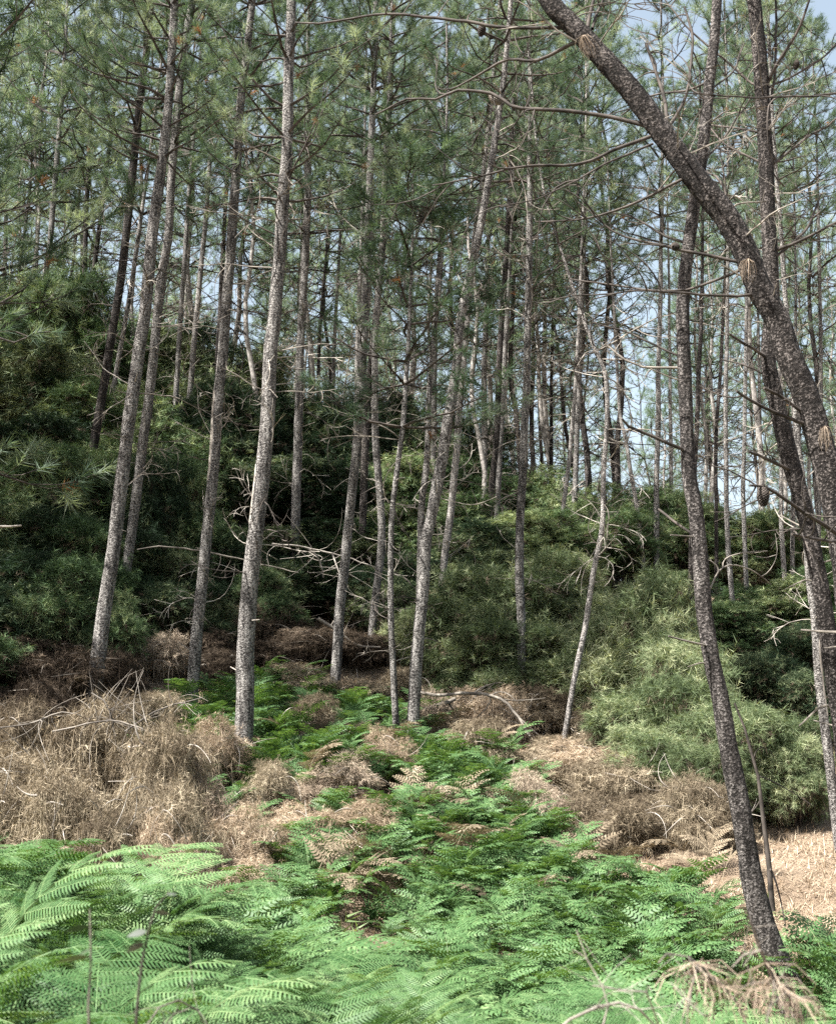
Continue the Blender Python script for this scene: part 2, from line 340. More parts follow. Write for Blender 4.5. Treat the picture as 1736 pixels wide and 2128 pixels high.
def trunk_path(P2, W, Y):
    """sheet polyline from base to top, widths -> 3-D points and radii, base first"""
    pts3 = [at(a, b, Y) for a, b in P2]
    W = np.interp(np.linspace(0, 1, len(P2)), np.linspace(0, 1, len(W)), W)
    rad = [w_*.44*zc(p)/FPX for w_, p in zip(W, pts3)]
    return [np.array([*p, r_]) for p, r_ in zip(pts3, rad)]
NT = [0]
def pine(P2, W, Y, label, group=None, bark='bark', crown='near', crow=450, top=None, nb=14, brows=(1150, 350), pale=.3, step=.12, sides=12, bumpy=.05, cscale=1.0, cat='pine tree', name='pine_tree', stubs=5):
    NT[0] += 1; r = random.Random(NT[0]*13+1)
    Q = trunk_path(P2, W, Y)
    base = Q[0]; z0 = g1(base[0], base[1])
    if Q[0][2] > z0 - .05:                                      # root it in the slope
        d = (Q[1]-Q[0]); d = d/max(d[2], .2); dz = Q[0][2]-(z0-.12); n = Q[0]-d*dz; n[3] = Q[0][3]*1.12; Q = [n]+Q
    top = top or r.uniform(11.5, 14.5)
    zt = z0+top
    if Q[-1][2] < zt:
        d = Q[-1]-Q[-2]; d = d/np.linalg.norm(d[:3]); L = zt-Q[-1][2]; rl = Q[-1][3]
        d2 = d.copy(); d2[:2] *= .5; d2[2] = 1
        m_ = Q[-1] + (d*.5+d2*.5)*L*.5; m_[3] = rl*.6; e = Q[-1]+d2*L; e[3] = .014
        if L > .6: Q += [m_, e]
        else: e[3] = rl*.8; Q += [e]
    S = spline(Q, step); org = np.array([S[0][0], S[0][1], z0])
    S[:, :3] -= org; S[:, 3] = np.maximum(S[:, 3], .008)
    S[:, 3] *= 1 + .35*np.exp(-np.maximum(S[:, 2], 0)/.18)*.6
    root = empty(name, org); tag(root, label, cat, group)
    for k in range(1, len(S)-1):
        f = .006 if bumpy else .004
        S[k, 0] += noise.noise(Vector((S[k, 2]*1.1, NT[0]*3.3, 0)))*f*3; S[k, 1] += noise.noise(Vector((S[k, 2]*1.1, NT[0]*5.3, 9)))*f*3
        S[k, 3] *= 1 + .06*noise.noise(Vector((S[k, 2]*2.3, NT[0]*7.1, 3)))
    mb = MB(); tube(mb, S[:, :3], S[:, 3], sides, 0, bumpy, seed=NT[0]*7); mb.build('trunk', [bark], root, True)
    zz = S[:, 2]+org[2]
    rows = proj(S[:, :3]+org)[1]
    # live crown
    zc0 = at(868, crow, Y).z - org[2]
    H = S[-1, 2]
    if crown:
        lib = dict(near=NEARC, mid=MIDC, far=FARC).get(crown) or [SMALLC]
        c = r.choice(lib); CH = 3.2 if crown == 'small' else (6.5 if crown == 'near' else 7)
        k = int(np.argmin(abs(S[:, 2]-zc0))); k = min(k, len(S)-3)
        a, b = S[k, :3], S[-1, :3]; v = Vector(b-a); sc = v.length/CH*1.0
        q = v.to_track_quat('Z', 'Y') @ Matrix.Rotation(r.uniform(0, 6.28), 3, 'Z').to_quaternion()
        o = link('crown', c, root, a, None, (cscale*max(.7, min(sc, 1.25)), cscale*max(.7, min(sc, 1.25)), sc)); o.rotation_mode = 'QUATERNION'; o.rotation_quaternion = q
    # bare branches in whorls
    lo, hi = at(868, brows[0], Y).z-org[2], at(868, brows[1], Y).z-org[2]
    lo = max(lo, .5)
    k = 0; nb = int(nb*1.6)
    while k < nb:
        h = r.uniform(lo, hi); j = int(np.argmin(abs(S[:, 2]-h)))
        for q in range(r.choice([1, 2, 2, 3])):
            if k >= nb: break
            f = (h-lo)/(hi-lo+.01); sc = r.uniform(.35, .8)+f*r.uniform(.2, .9)
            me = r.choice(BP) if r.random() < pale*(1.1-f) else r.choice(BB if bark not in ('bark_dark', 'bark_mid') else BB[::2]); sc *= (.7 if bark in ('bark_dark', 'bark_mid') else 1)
            link('branch', me, root, S[j, :3], (r.uniform(-3, 3), r.uniform(-.7, .25), r.uniform(0, 6.28)), sc); k += 1
    for k in range(stubs):
        h = r.uniform(.4, hi); j = int(np.argmin(abs(S[:, 2]-h)))
        link('branch_stub', r.choice(STUB if bark not in ('bark_dark', 'bark_mid') else STUB[1::2]), root, S[j, :3], (0, r.uniform(-.6, .2), r.uniform(0, 6.28)), r.uniform(.12, .32))
    return root, S, org

# ---- the pines that stand clear, each from base to top
G1 = 'pines on the near slope'
pine([(190,1480),(212,1306),(234,1162),(259,946),(288,730),(302,648),(318,470),(342,288),(355,150),(362,0)], [38,34,31,29,28,25,20,18], 14, 'tall pine with lit grey upper trunk at the dark left edge of the brush heap', G1, crow=330, nb=16, step=.07, sides=16)
pine([(248,1380),(252,1324),(263,1198),(274,1108),(295,946),(313,802),(324,684),(335,576),(349,486),(367,234),(396,18)], [24,24,23,20,18], 16.5, 'pine with a pale sunlit foot standing just behind the tall pine at the brush heap', G1, crow=300, nb=14, brows=(1000, 250))
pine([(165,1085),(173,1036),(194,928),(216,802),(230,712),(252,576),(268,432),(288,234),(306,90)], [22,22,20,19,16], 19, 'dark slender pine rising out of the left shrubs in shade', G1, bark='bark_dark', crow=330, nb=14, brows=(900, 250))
T4 = pine([(396,1475),(403,1378),(414,1270),(428,1126),(441,1000),(450,874),(464,730),(472,612),(482,468),(493,324),(504,180),(518,72)], [30,28,26,25,24,20,17], 15, 'pine with a bleached scar down its trunk, left of the thickest middle trunk', G1, crow=330, nb=22, brows=(1350, 300), pale=.7, stubs=9)
T5 = pine([(504,1595),(508,1461),(508,1360),(518,1234),(533,1090),(551,910),(562,730),(572,648),(587,432),(598,252),(601,108),(605,0)], [44,42,40,36,33,31,28,24,22], 13.5, 'thickest straight pine in the middle left, bark deeply flaked, ferns at its foot', G1, crow=420, nb=24, brows=(1250, 300), pale=.5, step=.05, sides=22, stubs=10)
pine([(607,1235),(609,1180),(615,1018),(620,874),(625,712),(632,560),(640,400),(640,250)], [24,22,20,18,14], 20, 'pine with sunlit bark and broken twigs before the darkest shrub hollow', G1, crow=480, nb=16, pale=.8, brows=(1180, 450))
pine([(696,1425),(699,1378),(706,1270),(717,1162),(732,1018),(746,874),(755,712),(762,560),(768,400),(775,200)], [25,24,22,21,20,15], 16.5, 'brown pine rising from the dry brush in the middle of the slope', G1, crow=350, nb=14, brows=(1250, 400))
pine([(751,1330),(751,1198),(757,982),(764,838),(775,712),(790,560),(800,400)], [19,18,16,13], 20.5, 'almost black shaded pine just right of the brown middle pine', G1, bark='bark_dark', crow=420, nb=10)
pine([(768,1385),(778,1270),(791,1144),(789,1036),(779,874),(780,700),(792,500)], [18,18,16,12], 18, 'thin wavy pine standing between the black pine and the knotted sapling', G1, crow=420, nb=12)
pine([(823,1530),(816,1378),(811,1306),(812,1198),(814,1072),(822,1000),(838,870),(845,760),(850,660)], [16,14,13,12,9], 14.6, 'knotted young pine with a low bright green crown and long bare arms', G1, crown='small', crow=900, top=7.4, nb=16, brows=(1350, 750), cscale=1.15)
pine([(855,1540),(862,1400),(870,1306),(879,1216),(885,1126),(894,1085),(908,1000),(919,946),(930,874),(944,784),(955,666),(980,558),(998,468),(1012,378),(1027,288),(1041,198),(1049,126),(1060,0)], [30,28,26,27,24,20,17,14,11], 14.5, 'long pine leaning right from the fern bed, its trunk paired low down', G1, crow=200, nb=26, brows=(1200, 150), pale=.5, step=.06, sides=16, stubs=9)
pine([(868,1400),(872,1216),(877,1054),(885,982),(890,892),(893,800),(905,650)], [16,16,14,11], 15.2, 'slim straight pine twinned behind the long right-leaning pine', G1, crow=500, top=10, nb=12, crown='near', cscale=.7)
pine([(916,1232),(923,1162),(937,1054),(948,946),(955,838),(966,712),(985,500),(1010,300)], [18,17,16,14,11], 19.5, 'pale grey pine curving up behind the paired trunk', G1, bark='bark_pale', crow=380, nb=14, pale=.8, brows=(1200, 450))
pine([(1085,1495),(1083,1306),(1079,1198),(1079,1090),(1086,982),(1092,838),(1096,694),(1099,468),(1100,350)], [22,21,20,19,16,12], 16.5, 'straight pine with pale lower trunk in front of the round dark shrubs', G1, bark='bark', crow=430, nb=26, brows=(1250, 450), pale=.4)
pine([(1165,1565),(1194,1407),(1219,1288),(1235,1180),(1250,1090),(1253,1000),(1259,874),(1259,784),(1240,730),(1219,680)], [14,13,12,11,9], 15, 'thin pale leaning pine rising from the dead brush right of the middle', G1, bark='bark_pale', crow=500, top=9.5, nb=26, brows=(1200, 650), pale=.8, cscale=.55, stubs=6)
pine([(1338,1190),(1327,1090),(1313,1000),(1298,910),(1287,856),(1278,700)], [11,10,9,7], 22, 'pale young pine leaning left behind the round lit shrub', G1, bark='bark_pale', crown='mid', crow=560, top=9, nb=10, brows=(1100, 700), pale=.9, cscale=.6)
pine([(1363,1190),(1363,1018),(1367,838),(1367,766),(1372,560)], [14,12,10], 22, 'upright brown pine behind the round lit shrub', G1, crown='mid', crow=520, nb=10)
pine([(1421,1550),(1428,1400),(1435,1216),(1440,1000),(1450,800)], [14,13,11], 16, 'dark pine mostly hidden behind the curved right trunk', G1, bark='bark_dark', crown='near', crow=520, top=9.5, nb=8, cscale=.6)
def scar(tree, rows, ang, half, mat_='twig_pale'):
    root, S, org = tree; rw = proj(S[:, :3]+org)[1]; ix = np.where((rw < rows[0]) & (rw > rows[1]))[0]; n = len(ix); V = []; m = 7
    for q, i in enumerate(ix):
        h = half*math.sin(math.pi*(q+.5)/n)**.4*(1+.15*math.sin(q*1.7))
        for c in range(m):
            a = R(ang)+R(h)*(c/(m-1)*2-1); rr_ = S[i, 3]*(1.07 if 0 < c < m-1 else .98); V.append(S[i, :3]+np.array([math.cos(a), math.sin(a), 0])*rr_)
    mb = MB(); mb.add(V, [(q*m+c, q*m+c+1, q*m+m+c+1, q*m+m+c) for q in range(n-1) for c in range(m-1)]); return mb.build('bare_wood_scar', [mat_], root, True)
scar(T4, (1010, 800), 205, 42); scar(T5, (1100, 960), 190, 28)
# twisted big one on the right
p16 = pine([(1672,2150),(1637,2055),(1593,1947),(1565,1839),(1543,1713),(1514,1569),(1493,1443),(1478,1378),(1462,1270),(1455,1162),(1446,1072),(1431,982),(1424,874),(1420,694),(1424,576),(1437,450),(1457,324),(1471,180),(1485,36)], [72,63,56,52,47,44,40,38,37,36,35,34,32,31,30,29,27,25,23], 8.6,
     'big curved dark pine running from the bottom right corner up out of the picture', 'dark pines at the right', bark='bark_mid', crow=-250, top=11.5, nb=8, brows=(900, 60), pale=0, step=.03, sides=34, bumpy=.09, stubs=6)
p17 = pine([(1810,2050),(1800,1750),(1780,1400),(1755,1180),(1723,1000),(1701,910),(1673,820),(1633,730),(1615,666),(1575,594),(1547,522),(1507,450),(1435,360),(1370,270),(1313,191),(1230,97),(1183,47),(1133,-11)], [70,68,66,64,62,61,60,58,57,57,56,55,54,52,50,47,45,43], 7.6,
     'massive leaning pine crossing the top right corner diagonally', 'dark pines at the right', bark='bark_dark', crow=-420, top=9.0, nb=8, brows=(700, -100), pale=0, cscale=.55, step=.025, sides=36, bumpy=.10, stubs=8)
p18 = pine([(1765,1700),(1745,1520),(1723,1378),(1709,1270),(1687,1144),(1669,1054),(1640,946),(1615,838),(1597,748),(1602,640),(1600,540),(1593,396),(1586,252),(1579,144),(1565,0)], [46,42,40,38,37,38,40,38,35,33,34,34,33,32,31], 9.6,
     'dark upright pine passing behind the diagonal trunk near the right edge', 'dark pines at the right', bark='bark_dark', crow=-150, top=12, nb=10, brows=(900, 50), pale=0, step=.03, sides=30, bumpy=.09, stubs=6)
T19 = pine([(1745,1760),(1719,1551),(1701,1407),(1694,1288),(1683,1216),(1668,1050)], [24,21,20,17], 12.5, 'split dead pine with a pale strip of bare wood at the right edge', G1, bark='bark', crown='mid', crow=500, nb=10, top=10, brows=(1300, 700), pale=.8, cscale=.6)

scar(T19, (1500, 1200), -30, 45)
# ---- hand placed limbs of the dark pines
def limb(tree, P2, W, Y, m='limb', sides=6, dy=0, sub=4, seed=1):
    root, S, org = tree; r = np.random.default_rng(int(P2[0][0]*7+P2[0][1])+seed)
    n = len(P2); Q = [np.array([*at(a, b, Y+dy*k/(n-1))]) for k, (a, b) in enumerate(P2)]
    W = np.interp(np.linspace(0, 1, n), np.linspace(0, 1, len(W)), W)
    Q = [np.array([*q, w_/2*q[1]/FPX]) for q, w_ in zip(Q, W)]
    T = spline(Q, .08); T[:, :3] -= org
    for k in range(1, len(T)-1): T[k, :3] += np.array(noise.noise_vector(Vector(T[k, :3]*5)))*.010
    LL = np.linalg.norm(T[-1, :3]-T[0, :3]); mb = MB(); tube(mb, T[:, :3], np.maximum(T[:, 3], .002), sides)
    for s in range(sub if LL > .4 else 0):
        k = r.integers(len(T)//3, len(T)-1); q = T[k, :3]; dd = T[k, :3]-T[k-1, :3]; dd = dd/np.linalg.norm(dd)+r.normal(0, .7, 3)
        dd /= np.linalg.norm(dd); L = r.uniform(.3, 1)*min(.8, .5*LL); C = [q]; cr = r.normal(0, .16, 3)
        for t in range(9): dd = dd+cr+r.normal(0, .08, 3); dd /= np.linalg.norm(dd); q = q+dd*L/9; C.append(q)
        tube(mb, np.array(C), np.linspace(min(.006, T[k, 3]), .002, 10), 4)
        q = C[5]; dd = dd+r.normal(0, .8, 3); dd /= np.linalg.norm(dd); tube(mb, [q, q+dd*L*.2, q+dd*L*.35+r.normal(0, .03, 3)], [.0035, .003, .0018], 3)
    return mb.build('branch', [m], root, True)
for P2, W, dy in [
    ([(1195,66),(1181,59),(1060,56),(970,45),(861,32),(779,29),(663,50),(613,47)], [10,8,7,5,4], .8),
    ([(1200,85),(1181,94),(1117,126),(1056,124),(990,158),(930,190)], [10,8,6,3], .6),
    ([(1372,272),(1313,252),(1212,234),(1111,227),(1060,220),(1020,194),(952,187),(905,207),(844,205),(779,238)], [10,9,8,7,5,3], .5),
    ([(1350,284),(1273,313),(1201,340),(1111,344),(1060,349),(970,374),(898,385)], [9,7,5,3], -.4),
    ([(1355,299),(1255,342),(1183,382),(1111,414),(1040,430)], [6,4,2.5], -.8),
    ([(1418,372),(1327,418),(1219,454),(1111,461)], [7,5,3], .4),
    ([(1545,546),(1453,529),(1381,511),(1327,500),(1273,479),(1200,420)], [8,6,3], .2),
    ([(1540,560),(1471,587),(1399,605),(1291,594),(1183,580)], [7,5,3], .6),
    ([(1565,612),(1507,617),(1399,608),(1316,605),(1230,622)], [7,5,3], -.5),
    ([(1388,281),(1381,216),(1363,151),(1341,90)], [10,8,6], .2),
    ([(1390,262),(1424,198),(1435,126),(1435,65),(1421,14)], [8,7,6,5], .3),
    ([(1219,66),(1226,29),(1237,-17)], [11,8], .1), ([(1230,60),(1240,25),(1258,-10)], [7,6], .3),
    ([(1680,884),(1615,860),(1561,834),(1529,813)], [9,7,5], -.3), ([(1675,862),(1615,820),(1586,806)], [7,6], -.2),
    ([(1770,1128),(1736,1108),(1687,1076),(1633,1040),(1586,1011),(1557,1009)], [10,9,7,5], -.6),
    ([(1770,1136),(1736,1126),(1687,1119),(1644,1110)], [8,7,5], -.9),
    ([(1800,180),(1736,194),(1651,200),(1561,203),(1471,196),(1406,193)], [6,5,3.5,2], -1.2),
    ([(1570,600),(1530,520),(1500,385),(1457,349),(1430,300)], [8,6,4], .5)]:
    limb(p17, P2, W, 7.6, 'limb', dy=dy, sub=5)
for P2, W, dy in [
    ([(1593,173),(1615,130),(1651,72),(1680,0)], [9,7,5], -.3), ([(1602,215),(1608,150),(1611,90),(1610,-5)], [7,6,5], .2),
    ([(1605,340),(1619,331),(1651,306),(1687,277),(1716,263),(1745,240)], [8,6,4], .2),
    ([(1602,524),(1669,497),(1745,458)], [9,5], -.2), ([(1605,540),(1669,482),(1694,432),(1705,403)], [7,4], .4),
    ([(1596,182),(1651,155),(1705,122),(1745,80)], [6,4], .4), ([(1580,178),(1561,173),(1507,126),(1435,65),(1381,0)], [7,5,3], .3),
    ([(1588,276),(1525,266),(1471,259)], [6,4], .4), ([(1590,342),(1507,302),(1475,266)], [6,3.5], .4),
    ([(1600,752),(1561,723),(1514,694)], [7,5], -.3), ([(1610,790),(1543,759),(1500,748)], [5,3], .2), ([(1650,980),(1590,953),(1554,939)], [8,5], -.4)]:
    limb(p18, P2, W, 9.6, 'limb', dy=dy, sub=5)
for P2, W, dy, m in [
    ([(1424,746),(1406,737),(1363,719),(1309,694),(1230,670)], [7,5,3], .3, 'limb'), ([(1424,766),(1406,764),(1334,762),(1298,748),(1259,716)], [7,5,4], .2, 'twig'),
    ([(1424,940),(1412,932),(1356,908),(1305,885),(1291,870)], [8,7,5], -.2, 'limb'), ([(1450,1118),(1399,1083),(1367,1058)], [7,5], .2, 'limb'),
    ([(1448,1116),(1392,1112)], [4,3], -.1, 'twig'), ([(1470,1342),(1453,1338),(1388,1322)], [5,4], -.2, 'twig'),
    ([(1440,510),(1381,490),(1320,455),(1262,440)], [7,3], .3, 'limb'), ([(1455,340),(1500,290),(1560,200)], [6,3], .4, 'limb'), ([(1470,170),(1420,190),(1350,200),(1290,240)], [6,3], .5, 'limb'),
    ([(1470,190),(1520,150),(1545,90)], [5,3], .4, 'limb'), ([(1462,1250),(1500,1180),(1560,1185),(1600,1215)], [4,3,2], .8, 'twig')]:
    limb(p16, P2, W, 8.6, m, dy=dy, sub=3)
# pine cones: overlapping scales on a tapering axis
def cone_mesh(m):
    mb = MB()
    for i in range(15):
        f = i/14; z = -.11*f; rr = .030*math.sin(math.pi*(.18+.72*f))+.006; n = 9
        for k in range(n):
            a = (k+.5*(i % 2))*6.283/n; c, s = math.cos(a), math.sin(a); w_ = rr*.42
            V = [(-s*w_*.3, c*w_*.3, z), (s*w_*.3, -c*w_*.3, z), (c*rr+s*w_, s*rr-c*w_, z-.004), (c*rr*1.18, s*rr*1.18, z-.012), (c*rr-s*w_, s*rr+c*w_, z-.004), (c*rr*.7, s*rr*.7, z-.016)]
            mb.add(V, [(0, 1, 2, 4)], 0, .5); mb.add(V, [(2, 3, 4), (2, 5, 3), (3, 5, 4)], 0, .6)
    tube(mb, [(0, 0, .015), (0, 0, -.10)], [.012, .010], 6)
    return mb.mesh('pine_cone', [m])
CN, CNP = cone_mesh('limb'), cone_mesh('twig')
for tr, px, py, Y, me, rot, sc in [(p17, 1003, 48, 8.25, CN, (.4, .2, 0), .8), (p17, 1016, 198, 8.0, CNP, (.2, -1.0, 0), .85), (p17, 1406, 512, 7.7, CN, (0, 1.2, 1), .7), (p17, 1584, 1012, 7.1, CN, (.15, 0, 0), .95), (p18, 1655, 125, 9.6, CN, (.1, .2, 0), .7)]:
    link('pine_cone', me, tr[0], Vector(at(px, py, Y))-Vector(tr[2]), rot, sc)
for tr, px, py, Y, k in [(p17, 1213, 74, 7.42, 0), (p17, 1558, 537, 7.42, 2), (p17, 1716, 885, 7.25, 1)]:
    for q in range(1): link('dead_needle_tuft', HANG[(k+q) % 3], tr[0], Vector(at(px+random.uniform(-5, 5), py, Y))-Vector(tr[2]), (random.uniform(-.5, .5), random.uniform(-.5, .5), random.uniform(0, 6)), random.uniform(.4, .6))

for px, Y, lab in [(-330,13,'unseen pine outside the left edge nearest the brush heap'),(-420,15.5,'unseen pine outside the left edge behind the nearest one'),(-240,17.5,'unseen pine outside the left edge beside the shaded shrubs'),(-560,18.5,'unseen pine outside the left edge high on the slope'),(-300,21,'unseen pine outside the left edge near the crest'),(-620,14.5,'unseen pine farthest outside the left edge')]:  # unseen pines added to throw shade on the left slope
    b_ = at(px, 1400, Y); pine([(px, 1400), (px+20, 900), (px+60, 300)], [30,26,20], Y, lab, 'unseen pines outside the left edge', crown='near', crow=900, top=12.5, nb=4, cscale=1.35, stubs=0)

# ---- slimmer pines farther up the slope, seen between and above the shrubs
FAR = [
 ([(1487,1400),(1487,1100),(1487,910),(1500,694)], [10,9,8], 22, 'slim dark pine close behind the right side of the curved trunk', 'bark_dark'),
 ([(1530,1365),(1518,1216),(1509,1090),(1507,946),(1507,802),(1510,640)], [13,12,11,9], 20, 'bowed brown pine in the gap between the two dark right trunks', 'bark'),
 ([(1556,1345),(1547,1144),(1543,1018),(1547,838),(1550,600)], [12,11,10,8], 20.5, 'upright pine with a lit face in the gap between the dark right trunks', 'bark'),
 ([(1633,1258),(1624,1126),(1622,1018),(1620,850)], [12,11,9], 22.5, 'pale pine showing right of the lower dark trunk near the hanging cone', 'bark_pale'),
 ([(1644,1240),(1647,1054),(1650,900)], [11,9], 23, 'grey pine almost touching the pale one near the hanging cone', 'bark'),
 ([(1161,1095),(1169,1054),(1183,946),(1197,766),(1205,600)], [11,10,8], 22.5, 'thin pine above the dark round shrubs, left of the pale leaning pine', 'bark_pale'),
 ([(1194,1010),(1199,874),(1205,700),(1212,560)], [13,12,9], 25, 'stouter pine on the ridge left of the pale leaning pine', 'bark'),
 ([(1145,960),(1145,766),(1150,600)], [9,8,7], 27, 'narrow dark pine on the ridge right of the straight pale-footed pine', 'bark_dark'),
 ([(1013,1095),(1020,1018),(1031,910),(1038,730),(1050,550),(1058,400)], [16,15,14,11], 23, 'dark pine rooted in the shrubs, first of three left of the straight pale-footed pine', 'bark_dark'),
 ([(1031,1085),(1040,910),(1051,694),(1060,500)], [13,12,10], 23.5, 'brown pine in the middle of the three left of the straight pale-footed pine', 'bark'),
 ([(1078,935),(1071,856),(1060,766),(1066,600)], [12,12,10], 26, 'pine bending left behind the straight pale-footed pine', 'bark_dark'),
 ([(1006,900),(1006,748),(1012,560)], [14,13,10], 26, 'grey trunked pine on the ridge beside the curving pale grey pine', 'bark'),
 ([(741,850),(743,712),(750,520)], [13,12,9], 25, 'pine with light bark behind the brown middle pine', 'bark_pale'),
 ([(901,930),(903,694),(912,612),(919,486)], [13,12,8], 25, 'pine glimpsed between the paired trunk and the curving grey pine', 'bark'),
 ([(176,585),(176,540),(185,324),(191,216)], [13,12,8], 26, 'dark pine at the crest of the left shrub mass, left one of a close pair', 'bark_dark'),
 ([(190,595),(198,540),(216,396),(230,288),(241,194)], [12,11,8], 26.5, 'slanting pine at the crest of the left shrub mass, right one of a close pair', 'bark_dark'),
 ([(98,545),(104,504),(119,324),(130,198),(133,144)], [14,13,9], 25, 'pine against bright sky above the left shrub mass', 'bark'),
 ([(36,600),(43,540),(58,432),(70,300)], [9,8,6], 27, 'spindly pine near the left edge of the crest', 'bark'),
 ([(72,600),(77,558),(77,432),(84,300)], [9,8,6], 27.5, 'thin pine with side twigs second from the left edge of the crest', 'bark_pale'),
 ([(148,575),(151,558),(162,450),(170,340)], [8,7,6], 28, 'very thin pine in the bright gap of the left crest', 'bark'),
 ([(373,705),(382,558),(392,414),(403,288)], [12,11,8], 24, 'light grey pine right of the three tall left trunks', 'bark'),
 ([(410,640),(414,594),(428,450),(439,288)], [13,12,9], 25, 'smooth lit pine standing at the crest left of the scarred pine', 'bark_pale'),
 ([(234,818),(270,612),(288,486),(306,360)], [12,10,8], 22, 'leaning pine seen between the two leftmost tall trunks', 'bark'),
 ([(455,700),(461,576),(470,400)], [13,12,9], 25, 'shaded pine just left of the upper scarred trunk', 'bark_dark'),
 ([(690,850),(695,700),(705,520)], [10,9,7], 27, 'thin pine on the crest left of the brown middle pine', 'bark'),
 ([(660,850),(664,700),(676,540)], [9,8,6], 28, 'faint pine on the crest right of the sunlit twiggy pine', 'bark_dark'),
 ([(1395,1120),(1392,900),(1390,700)], [10,9,7], 26, 'pine just left of the curved dark trunk, rising from the far shrubs', 'bark_pale'),
 ([(1580,1080),(1578,900),(1575,720)], [9,8,7], 27, 'lit thin pine crossing behind the snapped branches on the right', 'bark'),
 ([(1700,1100),(1704,800),(1700,500)], [11,10,8], 24, 'pine half hidden at the right edge behind the thick trunk', 'bark'),
]
for P2, W, Y, lab, bk in FAR:
    pine(P2, W, Y, lab, 'slim pines along the upper slope', bk, 'mid', random.uniform(380, 560), None, 9, (1050, 450), .4, .3, 8, 0, random.uniform(.75, 1.0), stubs=2)

# ---- crowded distant pines beyond the crest: built once, then copied
def far_proto(seed):
    r = random.Random(seed); H = r.uniform(12, 14)
    root = empty('pine_tree', (0, 0, 0)); n = 16; a, b = r.uniform(-.4, .4), r.uniform(-.4, .4)
    P = np.array([[a*math.sin(k/n*2.2)+.08*math.sin(k*1.3+seed), b*math.sin(k/n*2)+.08*math.cos(k*1.1), -.3+k/n*H] for k in range(n+1)])
    mb = MB(); tube(mb, P, np.linspace(r.uniform(.06, .105), .012, n+1), 7)
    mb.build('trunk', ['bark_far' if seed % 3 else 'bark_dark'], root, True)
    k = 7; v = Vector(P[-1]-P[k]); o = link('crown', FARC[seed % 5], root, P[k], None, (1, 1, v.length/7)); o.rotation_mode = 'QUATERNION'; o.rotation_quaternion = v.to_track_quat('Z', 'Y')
    bb = MB()
    for q in range(34):
        h = r.uniform(1.6, H*.6); kk = int((h+.3)/H*n); L = r.uniform(.35, 1.3); d = Matrix.Translation(P[kk]) @ Matrix.Rotation(r.uniform(0, 6.28), 4, 'Z') @ Matrix.Rotation(r.uniform(-.6, .2), 4, 'Y') @ Matrix.Scale(L, 4)
        bb.merge(LB[q % 5], d)
    tag(bb.build('bare_branch', ['twig' if seed % 2 else 'limb'], root), kind='stuff')
    return root
LB = [bare_branch(300+k, 4, 1.2, .012, 3, 1.8) for k in range(5)]
def copy_tree(o, parent=None):
    c = o.copy(); COL.objects.link(c); c.parent = parent
    for ch in o.children: copy_tree(ch, c)
    return c
protos = [far_proto(k) for k in range(6)]
used = [False]*6; placed = []
rr = random.Random(5); tries = 0
while len(placed) < 125 and tries < 5000:
    tries += 1
    Y = 25 + 32*rr.random()**1.25; x = rr.uniform(-.40, .40)*Y*1.08
    if any((x-a)**2+(Y-b)**2 < 1.3 for a, b in placed): continue
    placed.append((x, Y)); k = rr.randrange(6)
    o = protos[k] if not used[k] else copy_tree(protos[k]); used[k] = True
    o.location = (x, Y, g1(x, Y)-.1); o.rotation_euler = (rr.gauss(0, .03), rr.gauss(0, .03), rr.uniform(0, 6.28)); s = rr.uniform(.85, 1.2); o.scale = (s, s, s*rr.uniform(.9, 1.15))
    pa = float(proj((x, Y, 8))[0]); side = ['left of the tall leftmost pines', 'between the leftmost pines and the scarred pine', 'between the scarred and the thickest pine', 'between the thickest and the brown middle pine', 'between the brown and the paired pine', 'around the straight pale-footed pine', 'around the thin leaning pine', 'left of the curved dark pine', 'around the curved dark pine', 'beyond the diagonal trunk'][sum(pa > q for q in (240, 440, 560, 740, 900, 1060, 1200, 1330, 1440))]
    lb = f'{"near" if Y < 31 else ("mid-distance" if Y < 41 else "far faint")} slender pine past the crest, {side}'
    tag(o, lb, 'pine tree', lb.replace('pine past', 'pines past'))

# ------------------------------------------------------------------ shrubs
def shrub_mb(seed, n=3400, K=13, wd=.013, L=.10, brown=False, lobes=20, flat=1.0, strands=500):
    """unit shrub: about 1 tall and 1 wide (radius .5)"""
    r = np.random.default_rng(seed); mb = MB()
    C, RR = [], []
    for k in range(lobes):
        a = r.uniform(0, 6.28); d = r.uniform(0, 1)**.6*.36; zz = r.uniform(.14, .9)*(1-1.1*d*d*3)**.5 if d < .30 else r.uniform(.12, .5)
        C.append([d*math.cos(a), d*math.sin(a), max(.1, zz)*flat]); RR.append(r.uniform(.09, .17))
    C.append([0, 0, .55*flat]); RR.append(.22)
    C, RR = np.array(C), np.array(RR)
    k = r.choice(len(C), n, p=RR**2/np.sum(RR**2)); N = r.normal(size=(n, 3)); N /= np.linalg.norm(N, axis=1)[:, None]
    N[:, 2] = np.where(r.random(n) < .45, np.abs(N[:, 2]), N[:, 2])
    lump = 1 + .22*np.sin(N[:, 0]*7+k)*np.sin(N[:, 1]*8+k*2) + .16*np.sin(N[:, 2]*11+k)
    P = C[k] + N*np.array([1, 1, .8])*(RR[k]*lump*np.where(r.random(n) < .16, r.uniform(1.15, 1.5, n), r.uniform(.66, 1.06, n)))[:, None]
    ok = P[:, 2] > .02; P, N, k = P[ok], N[ok], k[ok]
    ax = N + np.array([0, 0, .45]) + r.normal(0, .4, N.shape)
    tone = .12 + .5*((np.sin(k*12.9)+1)/2) + .3*r.random(len(P))
    return mb, P, ax, tone, C, RR, r
